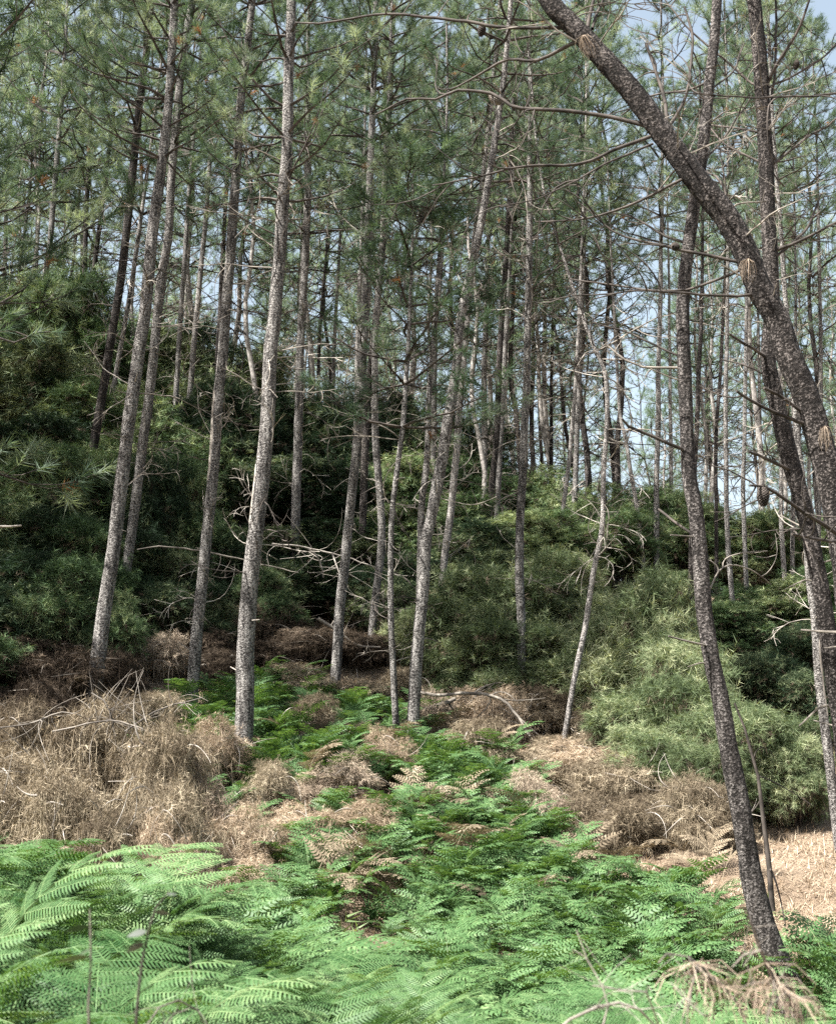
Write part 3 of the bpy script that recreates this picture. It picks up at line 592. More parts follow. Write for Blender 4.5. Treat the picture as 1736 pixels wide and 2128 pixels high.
def shrub_meshes(seed, H, Wd, n=3400, K=14, wd=.010, L=.10, brownfrac=.12, fm='shrub'):
    """real-size shrub meshes: foliage / dead skirt / stem"""
    mb, P, ax, tone, C, RR, r = shrub_mb(seed, n)
    S = np.array([Wd, Wd, H]); P = P*S
    temps = [tuft_template(K, .13, L, wd, (20, 85), r=r) for _ in range(5)]
    fol = MB(); dead = MB()
    hz = P[:, 2]/H; isb = r.random(len(P)) < (brownfrac + .55*np.clip(.45-hz, 0, 1))
    scatter_tufts(fol, P[~isb], ax[~isb], temps, 0, (.8, 2.0), tone[~isb], .5, r)
    scatter_tufts(dead, P[isb]*np.array([.93, .93, .97]), ax[isb]*np.array([1, 1, .2])-np.array([0, 0, .3]), temps, 0, (.8, 1.5), None, 1.5, r)
    # hanging dead strands and thin stems inside
    for q in range(260):
        k = r.integers(0, len(C)); a = r.uniform(0, 6.28); p = (C[k]+np.array([math.cos(a), math.sin(a), 0])*RR[k]*r.uniform(.2, .95))*S; l = r.uniform(.15, .5)
        tube(dead, [p, p+np.array([r.normal(0, .05), r.normal(0, .05), -.4*l]), p+np.array([r.normal(0, .1), r.normal(0, .1), -l])], [.005, .004, .002], 3, 0, tone=r.random())
    st = MB()
    for q in range(16):
        k = r.integers(0, len(C)); e = C[k]*S; b = np.array([r.normal(0, .1), r.normal(0, .1), -.15]); m_ = (b+e)/2+np.array([r.normal(0, .08), r.normal(0, .08), -.05])*H*.5
        tube(st, spline([b, m_, e], .25), .022, 4)
    return fol.mesh('foliage', [fm]), dead.mesh('dead_skirt', ['shade_brown']), st.mesh('stem', ['limb'])
SHR = [shrub_meshes(500+k, 3.2, 2.7, 5600, 20, .008, .11) for k in range(5)]
SHS = [shrub_meshes(520+k, 1.9, 2.0, 5200, 19, .0055, .085) for k in range(5)]
M['shrub_lit'] = leaf_mat('lit_shrub_leaves', (.014, .034, .014), (.090, .145, .068), (.36, .40, .22), .22)  # brighter copy of the shrub leaves: sunlight put into the colour
SHM = [shrub_meshes(560+k, 3.2, 2.7, 5600, 20, .008, .11, .16, 'shrub_lit') for k in range(3)]; SHN = [shrub_meshes(570+k, 1.9, 2.0, 5200, 19, .0055, .085, .16, 'shrub_lit') for k in range(3)]
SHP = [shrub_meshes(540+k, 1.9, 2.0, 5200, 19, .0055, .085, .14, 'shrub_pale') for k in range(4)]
# (sheet x, sheet y of its top, distance, width on the sheet, label, group)
GL, GC, GR, GN = 'shrubs massed on the left slope', 'shrubs massed along the middle crest', 'dark shrubs on the far right slope', 'lit shrubs on the near right slope'
SL = [
 (30,540,26,300,GL),(150,565,25.5,260,GL),(250,640,26,220,GL),(400,650,27,240,GL),(520,710,26.5,220,GL),(-40,640,23,280,GL),(100,690,22.5,280,GL),(210,760,22,240,GL),(340,800,21,220,GL),(440,780,23.5,220,GL),
 (20,840,19.5,280,GL),(130,930,18.5,260,GL),(300,900,18.6,190,GL),(390,960,19,190,GL),(480,930,21.5,210,GL),(60,1040,17.2,240,GL),(200,1090,16.8,200,GL),(330,1110,17.5,180,GL),(560,1080,20.5,180,GL),(-60,900,18.5,200,GL),(470,1090,18.8,170,GL),
 (30,1130,15.6,240,GL),(120,1170,15.2,200,GL),(230,1210,15.4,140,GL),(-60,1180,14.6,240,GL),(340,1200,16.6,150,GL),(430,1230,17,130,GL),(-120,1000,16,300,GL),(-140,1250,13.6,260,GL),(560,1180,19,160,GL),(640,1180,19.6,150,GL),
 (660,1170,19.6,170,GL),(740,1190,19.3,150,GL),(810,1200,18.8,130,GL),(560,1230,18.3,130,GL),(860,1170,19.6,120,GL),
 (560,800,25.5,200,GC),(650,795,26.5,220,GC),(740,830,26,200,GC),(830,800,27,190,GC),(610,930,23,210,GC),(700,950,22.8,200,GC),(800,930,23.5,190,GC),(900,870,26,190,GC),(980,860,27,180,GC),(660,1070,21,190,GC),(760,1080,21,180,GC),
 (850,1040,21.5,170,GC),(940,1000,22.5,180,GC),(1060,950,26,180,GC),(1140,950,26,180,GC),(1000,1080,20.5,190,GC),(1120,1060,21.5,220,GC),(1230,990,24.5,220,GC),(1280,1060,22.5,190,GC),
 (1350,1010,26,190,GR),(1410,1030,25,190,GR),(1500,1050,25.5,190,GR),(1600,1050,25,200,GR),(1700,1050,25,200,GR),(1600,1190,20.5,200,GR),(1700,1280,18.5,190,GR),(1500,1260,19.5,180,GR),(1400,1180,20.5,170,GR),(1770,1150,20,200,GR),(1690,1430,16.5,170,GR),(1580,1390,17,150,GR),
 (1060,1190,18,240,GN),(930,1230,17.6,170,GN),(1180,1150,18.5,210,GN),(1010,1290,16.8,200,GN),(1130,1300,17,190,GN),(1340,1130,16,240,GN),(1280,1230,16.2,190,GN),(1010,1120,17.6,230,GN),(1420,1300,14.6,180,GN),(1250,1290,16.6,180,GN),(1350,1290,15.6,230,GN),(1430,1400,14,220,GN),(1320,1400,14.8,190,GN),(1590,1440,13.6,200,GN),(1510,1460,13.4,190,GN),(1640,1530,13.3,130,GN),(1370,1500,13.5,200,GN),(1470,1580,12.9,170,GN),(860,1260,17.8,110,GN),
]
def where(px, py):
    c = [('brown middle pine', 745, 1100), ('scarred pine', 440, 1100), ('thickest pine', 530, 1150), ('tall leftmost trunks', 240, 1050), ('pale-footed pine', 1080, 1150), ('curving grey pine', 940, 1000),
         ('thin leaning pine', 1230, 1250), ('curved dark pine', 1470, 1300), ('upright edge pine', 1680, 1150), ('far left edge', 0, 800), ('close crest pair', 190, 560), ('sunlit twiggy pine', 617, 950)]
    return min(c, key=lambda q: abs(q[1]-px)*1.6+abs(q[2]-py)*.5)
SIZE = {}
labs = set()
def uniq(base, alts):
    for a in alts:
        s = base+a
        if s not in labs: labs.add(s); return s
    k = 1
    return s
ORD = ['uppermost', 'second from the top', 'third from the top', 'fourth from the top', 'fifth from the top', 'sixth from the top', 'seventh from the top', 'eighth from the top', 'ninth from the top']
ent = []
for s in SL:
    wn = where(s[0], s[1]); side = 'left' if s[0] < wn[1] else 'right'
    ent.append((s, wn[0], side))
from collections import defaultdict
cnt = defaultdict(list)
for e in ent: cnt[(e[1], e[2])].append(e)
for (wn, side), L_ in cnt.items():
    L_.sort(key=lambda e: e[0][1])
    for q, ((px, py, Y, wpx, grp), _, _) in enumerate(L_):
        p = at(px, py, Y); z0 = g1(p.x, p.y); H = max(1.0, p.z-z0); Wd = wpx*Y/FPX*1.25; r = random.Random(px*3+py)
        near = Y < 19.2
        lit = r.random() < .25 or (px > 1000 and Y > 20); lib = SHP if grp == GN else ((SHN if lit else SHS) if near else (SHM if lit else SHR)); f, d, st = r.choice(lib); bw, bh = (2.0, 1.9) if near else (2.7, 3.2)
        root = empty('evergreen_shrub', (p.x, p.y, z0))
        adj = {GL: 'dark green shrub', GC: 'dark crest shrub', GR: 'shadowy green shrub', GN: 'sunlit feathery shrub'}[grp]
        pos = (f', {ORD[q]}' if len(L_) > 1 else '')
        tag(root, f'{adj} {side} of the {wn}{pos}' if 'edge' not in wn or True else '', 'shrub', grp)
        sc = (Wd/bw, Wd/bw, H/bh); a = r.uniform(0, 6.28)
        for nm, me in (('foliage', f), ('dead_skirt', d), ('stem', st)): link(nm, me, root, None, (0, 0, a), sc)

# ---- unseen pines and shrubs added behind the viewer to shut off low sky
rb = random.Random(3)
for k in range(22):
    a = R(-8 - 164*(k+.5)/22); rad = rb.uniform(12, 17); x, Y = rad*math.cos(a), rad*math.sin(a)*1.0-1
    if x < -9 and Y > -7: continue
    o = copy_tree(protos[k % 6]); o.location = (x, Y, g1(x, Y)-.1); o.rotation_euler = (0, 0, rb.uniform(0, 6)); s_ = rb.uniform(.9, 1.15); o.scale = (s_*1.4, s_*1.4, s_)
    tag(o, 'unseen slender pine added behind the viewer', 'pine tree', 'unseen pines behind the viewer')
for k in range(16):
    a = R(-2 - 176*(k+.5)/16); rad = rb.uniform(8.5, 10.5); x, Y = rad*math.cos(a), rad*math.sin(a)*1.0-1
    root = empty('evergreen_shrub', (x, Y, g1(x, Y))); tag(root, 'unseen tall evergreen shrub added behind the viewer', 'shrub', 'unseen shrubs behind the viewer')
    f, d, st = SHR[k % 5]
    for nm, me in (('foliage', f), ('dead_skirt', d), ('stem', st)): link(nm, me, root, None, (0, 0, rb.uniform(0, 6)), (1.35, 1.35, 1.5 if x > -5 else 1.1))
# ------------------------------------------------------------------ dead brush heaps
def brush_mesh(seed, H=1.0, Wd=1.6, n=2600, K=12, wd=.006, L=.09, m='brown', m2='twig_pale'):
    mb0, P, ax, tone, C, RR, r = shrub_mb(seed, n, lobes=20)
    S = np.array([Wd, Wd, H]); P = P*S; mb = MB()
    temps = [tuft_template(K, .12, L, wd, (20, 100), r=r) for _ in range(5)]
    scatter_tufts(mb, P, ax*np.array([1, 1, .6])-np.array([0, 0, .1]), temps, 0, (.7, 1.5), tone, 1.2, r)
    for q in range(420):
        k = r.integers(0, len(C)); a = r.uniform(0, 6.28); p = (C[k]+np.array([math.cos(a), math.sin(a), .25])*RR[k]*r.uniform(.5, 1.1))*S; l = r.uniform(.15, .45); o_ = r.uniform(-.1, .35)*l
        tube(mb, [p, p+np.array([math.cos(a)*o_*.6, math.sin(a)*o_*.6, .12*l]), p+np.array([math.cos(a)*o_*1.3, math.sin(a)*o_*1.3, -.3*l]), p+np.array([math.cos(a)*o_*1.6+r.normal(0, .03), math.sin(a)*o_*1.6, -l])], [.004, .004, .003, .002], 3, 0, tone=.3+.7*r.random())
    ms = MB()
    for q in range(30):
        k = r.integers(0, len(C)); a = r.uniform(0, 6.28); p = (C[k]+np.array([math.cos(a), math.sin(a), .4])*RR[k]*.8)*S
        d = np.array([math.cos(a), math.sin(a), r.uniform(-.1, .8)]); cr = r.normal(0, .16, 3)+np.array([0, 0, -.12]); T = [p]; l = r.uniform(.25, .8)
        for t in range(8): d = d+cr; d /= np.linalg.norm(d); p = p+d*l/8; T.append(p)
        tube(ms, np.array(T), np.linspace(r.choice([.004, .006, .011]), .002, 9), 4)
    return mb.mesh('dry_foliage', [m]), ms.mesh('bare_twigs', [m2])
BR = [brush_mesh(600+k) for k in range(3)] + [brush_mesh(610, m='straw'), brush_mesh(611, m='drygrey', m2='twig')]
BR += [brush_mesh(620+k, m='shade_brown', m2='twig') for k in range(3)]
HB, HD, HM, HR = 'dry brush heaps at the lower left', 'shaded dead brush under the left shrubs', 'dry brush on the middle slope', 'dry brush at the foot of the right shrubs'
BL = [(-20,1540,11.6,260,HB,0),(90,1530,12,240,HB,1),(210,1500,12.2,240,HB,0),(330,1560,11.2,220,HB,2),(20,1620,10.6,240,HB,2),(140,1620,10.4,240,HB,0),(260,1660,10.2,240,HB,1),(410,1570,11.4,190,HB,4),(370,1660,10.3,190,HB,0),(440,1480,13.2,160,HB,3),(330,1440,14.2,170,HB,1),(500,1640,11,170,HB,3),(560,1560,12.6,150,HB,1),(340,1740,9.9,170,HB,3),(230,1750,9.5,160,HB,2),
 (450,1745,10.7,170,HB,3),(520,1790,10.3,160,HB,3),(390,1810,9.9,150,HB,3),(570,1710,11.4,150,HB,3),(60,1450,12.6,200,HB,0),
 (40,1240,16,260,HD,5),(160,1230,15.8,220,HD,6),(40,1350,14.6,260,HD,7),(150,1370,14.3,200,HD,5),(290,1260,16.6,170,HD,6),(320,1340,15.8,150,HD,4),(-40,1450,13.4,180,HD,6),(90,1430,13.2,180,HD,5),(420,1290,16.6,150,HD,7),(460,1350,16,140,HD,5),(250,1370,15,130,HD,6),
 (560,1270,18,180,HM,6),(640,1290,17.4,190,HM,5),(560,1350,17,150,HM,6),(740,1300,17.6,160,HM,5),(630,1390,16.2,170,HM,0),(740,1410,15.9,150,HM,2),(830,1380,16.3,130,HM,1),(950,1430,15.8,200,HM,3),(1040,1450,15.7,170,HM,3),(900,1480,15.2,120,HM,4),(800,1550,13.6,120,HM,3),(660,1500,14.4,150,HM,1),(1000,1560,14.2,150,HM,1),(700,1640,13,150,HM,4),(620,1720,12,180,HM,3),(740,1760,11.7,190,HM,3),
 (1130,1440,16.2,160,HR,0),(1190,1560,14,170,HR,3),(1250,1600,13.4,200,HR,0),(1140,1580,14.3,150,HR,1),(1330,1590,13.1,200,HR,2),(1210,1680,12.6,170,HR,0),(1310,1690,12.3,180,HR,1),(1420,1650,12.4,180,HR,2),(1120,1690,12.7,140,HR,4),(1240,1480,15.2,150,HR,1),(1490,1700,12.3,140,HR,0)]
bcnt = defaultdict(int); BL.sort(key=lambda b: (b[4], b[0]))
tot = defaultdict(int)
for b in BL: tot[b[4]] += 1
NUM = ['leftmost', 'second', 'third', 'fourth', 'fifth', 'sixth', 'seventh', 'eighth', 'ninth', 'tenth', 'eleventh', 'twelfth', 'thirteenth', 'fourteenth', 'fifteenth', 'sixteenth', 'seventeenth', 'eighteenth', 'nineteenth', 'twentieth', 'twenty-first', 'twenty-second', 'twenty-third', 'twenty-fourth']
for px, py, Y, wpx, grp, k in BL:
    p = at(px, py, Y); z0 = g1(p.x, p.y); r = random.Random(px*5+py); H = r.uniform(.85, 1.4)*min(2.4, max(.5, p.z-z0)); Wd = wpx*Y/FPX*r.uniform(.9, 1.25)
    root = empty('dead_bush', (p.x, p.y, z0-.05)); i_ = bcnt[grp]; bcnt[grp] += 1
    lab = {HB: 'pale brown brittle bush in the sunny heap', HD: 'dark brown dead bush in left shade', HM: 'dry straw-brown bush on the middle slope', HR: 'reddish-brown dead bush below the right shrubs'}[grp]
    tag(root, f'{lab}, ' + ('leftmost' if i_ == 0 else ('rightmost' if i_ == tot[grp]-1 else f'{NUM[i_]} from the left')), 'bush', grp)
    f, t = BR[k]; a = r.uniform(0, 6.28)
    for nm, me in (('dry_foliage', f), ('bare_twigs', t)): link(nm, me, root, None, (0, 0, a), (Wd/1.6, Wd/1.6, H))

# ------------------------------------------------------------------ bracken ferns
def frond(seed, L=.75, stipe=.35, npin=9, npl=0, hi=True, droop=1.0, wide=.55):
    r = np.random.default_rng(seed); mb = MB()
    n = 24; ang = R(r.uniform(68, 82)); P = [np.zeros(3)]; tot_ = L+stipe; yaw = 0
    curve = R(r.uniform(55, 85))*droop
    for k in range(n):
        f = k/n; a = ang - curve*max(0, (f-.2)/.8)**1.1*1.15; yaw += r.normal(0, .02)
        P.append(P[-1]+np.array([math.cos(a)*math.cos(yaw), math.sin(yaw)*math.cos(a), math.sin(a)])*tot_/n)
    P = np.array(P); tube(mb, P[::2], np.linspace(.0045, .0012, len(P[::2])), 3, 0, tone=.75)
    s0 = stipe/tot_
    Vs, F4, F3, Tn = [], [], [], []; c0 = 0; up = np.array([0, 0, 1.]); s0 = stipe/tot_
    def leaflets(Q, side, nrm, plen, m, tone):
        """narrow leaflets in two rows along the polyline Q"""
        nonlocal c0
        js = (np.arange(m)+.5)/m; idx = js*(len(Q)-1); k = np.minimum(idx.astype(int), len(Q)-2); fr = (idx-k)[:, None]
        c = Q[k]*(1-fr)+Q[k+1]*fr; t = Q[k+1]-Q[k]; t /= np.linalg.norm(t, axis=1)[:, None]; step = np.linalg.norm(Q[-1]-Q[0])/m
        ln = plen*(1-js**1.4)**.75*np.minimum(1, .6+js*3)+.005; hw = step*(.30 if hi else .36)
        for sg in (-1, 1):
            sd = side*sg - t*(t@side)[:, None]*sg; d = sd*.86+t*.5; d /= np.linalg.norm(d, axis=1)[:, None]
            l_ = (ln*r.uniform(.88, 1.1, m))[:, None]; dz = -nrm*l_*r.uniform(.05, .35)
            a_, b_ = c-t*hw*.8, c+t*hw*.8; m1, m2 = c+d*l_*.55-t*hw+dz*.3, c+d*l_*.55+t*hw*.8+dz*.3; tip = c+d*l_+t*hw*.8+dz
            V = np.stack([a_, m1, tip, m2, b_], 1).reshape(-1, 3); b0 = np.arange(m)*5+c0
            Vs.append(V); F4.append(np.stack([b0, b0+1, b0+3, b0+4], 1)); F3.append(np.stack([b0+1, b0+2, b0+3], 1)); c0 += len(V)
            Tn.append(np.repeat(np.clip(tone+r.normal(0, .10, m), 0, 1), 5))
    for i in range(npin):
        g = (i+.2)/npin; q = (s0+(1-s0)*g*.93)*n; k = min(int(q), n-1); p0 = P[k]+(P[k+1]-P[k])*(q-k)
        t = P[k+1]-P[k]; t /= np.linalg.norm(t); side = np.cross(t, up); side /= np.linalg.norm(side); nrm = np.cross(side, t)
        Lp = L*wide*(1-g)**.8*(1 if i else .9)+.03
        for sg in (-1, 1):
            al = .45+.25*g+r.normal(0, .1); d = side*sg*math.cos(al)+t*math.sin(al)+nrm*r.normal(.08, .10); d /= np.linalg.norm(d); Q = [p0]; nq = 6; dd = d.copy(); ll = Lp*r.uniform(.85, 1.1)
            for w_ in range(nq): dd = dd+t*.05-up*.075*droop; dd /= np.linalg.norm(dd); Q.append(Q[-1]+dd*ll/nq)
            Q = np.array(Q); ps = np.cross(nrm, d); ps /= np.linalg.norm(ps)
            leaflets(Q, ps, nrm, min(.050, .26*ll+.006), max(4, int(ll/(.0140 if hi else .032))), .42+r.normal(0, .1))
            if hi: tube(mb, Q[::2], [.0022, .0016, .001, .0006], 3, 0, tone=.8)
    k = int((s0+(1-s0)*.9)*n); leaflets(P[k:], side, nrm, .04, 8, .6)
    V = np.concatenate(Vs); T = np.concatenate(Tn); off = mb.nv
    mb.add(V, np.concatenate(F4), 0, T); mb.t.append((np.concatenate(F3)+off, 0))
    return mb
def rmat(a, tilt=0, s=1, loc=(0, 0, 0)): return Matrix.Translation(loc) @ Matrix.Rotation(a, 4, 'Z') @ Matrix.Rotation(tilt, 4, 'Y') @ Matrix.Scale(s, 4)
FH = [frond(700+k, random.uniform(.5, .72), random.uniform(.28, .5), 9) for k in range(6)]
FHm = [f.mesh('frond', ['fern']) for f in FH]
FL = [frond(730+k, random.uniform(.5, .7), random.uniform(.25, .45), 8, 0, False) for k in range(6)]
def clump(lib, seed, nf):
    r = random.Random(seed); mb = MB()
    for k in range(nf): mb.merge(lib[r.randrange(len(lib))], rmat(r.uniform(0, 6.28), r.uniform(-.2, .25), r.uniform(.6, 1.05), (r.uniform(-.12, .12), r.uniform(-.12, .12), -.03)))
    return mb
CH = [clump(FH, 760+k, 3).mesh('bracken_fern', ['fern']) for k in range(6)]
CLb = [clump(FL, 780+k, 3) for k in range(6)]
def inside(px, py, poly):
    c = False; n = len(poly); j = n-1
    for i in range(n):
        (xi, yi), (xj, yj) = poly[i], poly[j]
        if (yi > py) != (yj > py) and px < (xj-xi)*(py-yi)/(yj-yi)+xi: c = not c
        j = i
    return c
# where the bracken grows, on the sheet (position of the foot of the plant)
PA = [(-80,1820),(90,1850),(230,1920),(360,2000),(560,1990),(760,1950),(1000,1960),(1180,1930),(1400,1990),(1540,2040),(1800,2000),(1800,2900),(-400,2900)]
PB = [(520,1400),(600,1370),(680,1420),(780,1540),(860,1590),(960,1570),(1060,1600),(1110,1720),(1200,1820),(1340,1860),(1440,1900),(1480,1980),(700,1990),(640,1900),(760,1850),(840,1780),(800,1680),(720,1640),(600,1660),(520,1600)]
PC = [(370,1470),(500,1440),(520,1760),(400,1640)]
PD = [(560,1840),(820,1800),(820,2000),(420,2000)]
groups = {'front': 'bracken ferns in the front bed', 'slope': 'bracken ferns on the sunny slope', 'trunk': 'bracken ferns by the flaked trunk'}
cands = []; rr = random.Random(11)
def try_spot(x, Y):
    z = g1(x, Y); a, b = proj((x, Y, z)); a, b = float(a), float(b)
    if a < -260 or a > 1960: return None
    if Y < 8.8 and 1490 < a < 1735 and b-FPX*.9/Y < 2120 and Y > 4: return None
    if noise.noise(Vector((x*1.3, Y*1.3, 4))) < (-.13 if b > 2000 else -.16): return None
    if inside(a, b, PA): return ('front', .30 if (640 < a < 1240 and 1950 < b < 2110) else (.65 if (350 < a < 1350 and b > 2500) else 1.0))
    if inside(a, b, PB): return ('slope', .8)
    if inside(a, b, PC): return ('trunk', .5)
    if inside(a, b, PD): return ('slope', .35)
    if 300 < a < 900 and 1480 < b < 1900: return ('slope', .16)
    return None
BROWNF = [clump(FL, 800+k, 3).mesh('dead_fern', ['brown']) for k in range(4)]
nb_ = 0
while nb_ < 80:                                               # last year's bracken, collapsed and brown, among the green
    Y = 5+10*rr.random(); x = rr.uniform(-.40, .40)*(Y+.5); a, b = proj((x, Y, g1(x, Y))); a, b = float(a), float(b)
    if not (0 < a < 1500 and 1440 < b < 1930) or noise.noise(Vector((x*1.3, Y*1.3, 4))) > .15: continue
    o = link('dead_fern', BROWNF[rr.randrange(4)], None, (x, Y, g1(x, Y)-.05), (rr.uniform(-.3, .3), rr.uniform(-.3, .3), rr.uniform(0, 6.28)), rr.uniform(.6, 1.05)); nb_ += 1
    lb = 'dry brown bracken ' + ('low in the front bed' if b > 1960 else 'on the straw slope') + ', ' + ['below the leftmost pines', 'below the thickest pine', 'below the paired trunk', 'below the pale-footed pine', 'left of the curved pine'][min(4, int(a/300))]
    tag(o, lb, 'fern', lb.replace('dry brown bracken', 'dry brown bracken ferns'))
while len(cands) < 1500:
    Y = 3.4+13*rr.random()**.85; x = rr.uniform(-.42, .42)*(Y+1)
    s = try_spot(x, Y)
    if not s or rr.random() > s[1]: continue
    dm = .22 if Y < 7 else .25
    if any((x-a)**2+(Y-b)**2 < dm*dm for a, b, _ in cands[-400:]): 
        if rr.random() < .9: continue
    cands.append((x, Y, s[0]))
cands.sort(key=lambda c: c[1])
LABF = {('front', 0): 'large bright green bracken close to the viewer in the lower left corner', ('front', 1): 'bright green bracken low in the middle of the front bed', ('front', 2): 'bracken around the foot of the curved dark pine',
        ('slope', 0): 'light green bracken on the dry slope left of the middle', ('slope', 1): 'bright bracken climbing the slope below the paired trunk', ('slope', 2): 'shaded blue-green bracken below the dead bushes on the right',
        ('trunk', 0): 'small bracken between the scarred pine and the thickest trunk', ('trunk', 1): 'small bracken between the scarred pine and the thickest trunk', ('trunk', 2): 'small bracken between the scarred pine and the thickest trunk'}
bed = MB(); protoF = []
for k in range(5):                                             # nearest ferns: every frond a part
    r = random.Random(k); root = empty('bracken_fern', (0, 0, 0))
    for q in range(3): link('frond', FHm[r.randrange(6)], root, (r.uniform(-.1, .1), r.uniform(-.1, .1), -.03), (r.uniform(-.15, .15), r.uniform(-.2, .3), r.uniform(0, 6.28)), r.uniform(.8, 1.15))
    protoF.append(root)
usedF = [False]*5
for i, (x, Y, kd) in enumerate(cands):
    z = g1(x, Y); u = x/Y; c3 = 0 if u < -.12 else (1 if u < .16 else 2); s = rr.uniform(.55, 1.15)*(.88 if Y < 6 else .9)*(1.2 if u < -.2 and Y < 7 else 1); a = rr.uniform(0, 6.28)
    if Y < 5: s *= .95
    if i < 60:
        k = rr.randrange(5); o = protoF[k] if not usedF[k] else copy_tree(protoF[k]); usedF[k] = True
        o.location = (x, Y, z); o.rotation_euler = (0, 0, a); o.scale = (s, s, s)
    elif i < 295:
        o = link('bracken_fern', CH[rr.randrange(6)], None, (x, Y, z), (rr.uniform(-.1, .1), rr.uniform(-.1, .1), a), s)
    else:
        bed.merge(CLb[rr.randrange(6)], rmat(a, rr.uniform(-.1, .1), s, (x, Y, z))); continue
    a_, b_ = proj((x, Y, z+.3)); c6 = min(7, max(0, int(float(a_)/217))); row = ['front edge', 'second band', 'third band', 'fourth band', 'fifth band', 'sixth band', 'slope behind'][sum(Y > q for q in (3.9, 4.4, 5.0, 5.7, 6.5, 9))]
    col_ = ['at the far left', 'below the tall leftmost pine', 'below the thickest pine', 'left of the middle', 'below the paired trunk', 'right of the middle', 'left of the curved pine', 'around the curved pine'][c6]
    lb = f'bracken fern in the {row}' + (' of the bed' if 'edge' not in row else ' of the bed') + f', {col_}' if row != 'slope behind' else f'bracken fern on the dry slope, {col_}'
    tag(o, lb, 'fern', lb.replace('bracken fern', 'bracken ferns'))
tag(bed.build('fern_bed', ['fern']), 'mass of bracken covering the farther part of the slope', 'ferns', None, 'stuff')

# ------------------------------------------------------------------ dry grass, needle litter, low weeds
def litter():
    r = np.random.default_rng(3); n = 230000
    Y = 4+17*r.random(n)**.9; x = r.uniform(-.45, .45, n)*(Y+1.5)
    dens = np.array([noise.noise(Vector((a*.9, b*.9, 0))) for a, b in zip(x[::1], Y[::1])])
    ok = dens + r.normal(0, .25, n) > -.15; x, Y = x[ok], Y[ok]; n = len(x); z = gz(x, Y)
    a = r.uniform(0, 6.28, n); e = np.abs(r.normal(.25, .45, n)); L = r.uniform(.04, .15, n); w_ = .003+.0005*Y
    d = np.stack([np.cos(a)*np.cos(e), np.sin(a)*np.cos(e), np.sin(e)], 1); s = np.stack([-np.sin(a), np.cos(a), np.zeros(n)], 1)*w_[:, None]/2
    p = np.stack([x, Y, z+.01], 1)
    V = np.stack([p-s, p+s, p+d*L[:, None]], 1).reshape(-1, 3); mb = MB(); mb.add(V, np.arange(3*n).reshape(-1, 3), 0, np.repeat(r.random(n), 3)); return mb
tag(litter().build('dry_grass', ['straw']), 'tan needle litter and dry grass strewn over the slope', 'dry grass', None, 'stuff')
def weeds():
    r = np.random.default_rng(8); mb = MB(); temps = [tuft_template(16, .14, .10, .012, (20, 85), r=r) for _ in range(4)]
    n = 5200; Y = 4.5+8*r.random(n); x = r.uniform(-.42, .42, n)*(Y+1)
    pr = proj(np.stack([x, Y, gz(x, Y)], 1)); ok = (np.array([noise.noise(Vector((a*1.1+5, b*1.1, 0))) for a, b in zip(x, Y)]) > .02) & (pr[1] > 1900); x, Y = x[ok], Y[ok]
    scatter_tufts(mb, np.stack([x, Y, gz(x, Y)], 1), np.stack([r.normal(0, .4, len(x)), r.normal(0, .4, len(x)), np.ones(len(x))], 1), temps, 0, (.8, 1.8), None, .3, r); return mb
tag(weeds().build('ground_weeds', ['fern']), 'low leafy weeds between the front ferns', 'weeds', None, 'stuff')

# ------------------------------------------------------------------ fallen wood, saplings, near twigs
def loose(name, label, cat, lines, Y, m, sub=3, group=None, sides=6):
    o0 = at(*lines[0][0][0], Y); mb = MB(); r = np.random.default_rng(int(o0.x*100+500))
    for P2, W, dy in lines:
        n = len(P2); Q = [np.array([*(at(a, b, Y+dy*k/(n-1))-o0)]) for k, (a, b) in enumerate(P2)]; Wn = np.interp(np.linspace(0, 1, n), np.linspace(0, 1, len(W)), W)
        T = spline([np.array([*q, w_/2*Y/FPX]) for q, w_ in zip(Q, Wn)], .05 if Y < 5 else .1)
        for k in range(1, len(T)-1): T[k, :3] += np.array(noise.noise_vector(Vector(T[k, :3]*6+np.array([Y, 0, 0]))))*.0022*Y*.5
        tube(mb, T[:, :3], np.maximum(T[:, 3], .0008), sides)
        for s in range(sub):
            k = r.integers(1, len(T)-1); q = T[k, :3]; dd = r.normal(0, 1, 3); dd /= np.linalg.norm(dd); L = r.uniform(.02, .055)*Y; C = [q]; cr = r.normal(0, .2, 3)
            for t in range(6): dd = dd+cr; dd /= np.linalg.norm(dd); q = q+dd*L/6; C.append(q)
            tube(mb, np.array(C), np.linspace(T[k, 3]*.5, T[k, 3]*.2, 7), 3)
    o = mb.build(name, [m], None, True); o.location = o0; return tag(o, label, cat, group)
loose('fallen_branch', 'grey fallen branch lying across dry brush left of the straight pale-footed pine', 'fallen branch', [([(870,1438),(920,1445),(980,1440),(1040,1452),(1075,1490),(1100,1530)], [7,8,6,5], -.5), ([(985,1440),(1010,1425),(1045,1418)], [4,2], .2)], 15.2, 'twig', 5)
loose('fallen_log', 'short weathered log resting on the brush beside the paired trunk', 'log', [([(862,1478),(900,1470),(945,1452)], [11,12,8], .2)], 15, 'twig', 2)
loose('fallen_log', 'pale log behind the foot of the scarred pine', 'log', [([(345,1384),(400,1388),(450,1376),(485,1362)], [9,10,7], .3)], 15.8, 'twig_pale', 2)
loose('fallen_branch', 'long pale branch bending across the left shade at mid height', 'fallen branch', [([(285,1142),(330,1136),(400,1142),(460,1152),(540,1172),(620,1190)], [2,4,4,2], .6)], 15.5, 'twig', 3)
loose('fallen_branch', 'bleached fallen sapling propped in front of the dark middle hollow', 'fallen branch', [([(565,1130),(620,1135),(690,1150),(760,1172),(830,1198)], [4,4,3,2], .5), ([(640,1140),(665,1165),(672,1200)], [4,3], .2), ([(690,1150),(700,1180),(715,1210)], [4,2], -.3)], 18, 'twig_pale', 7)
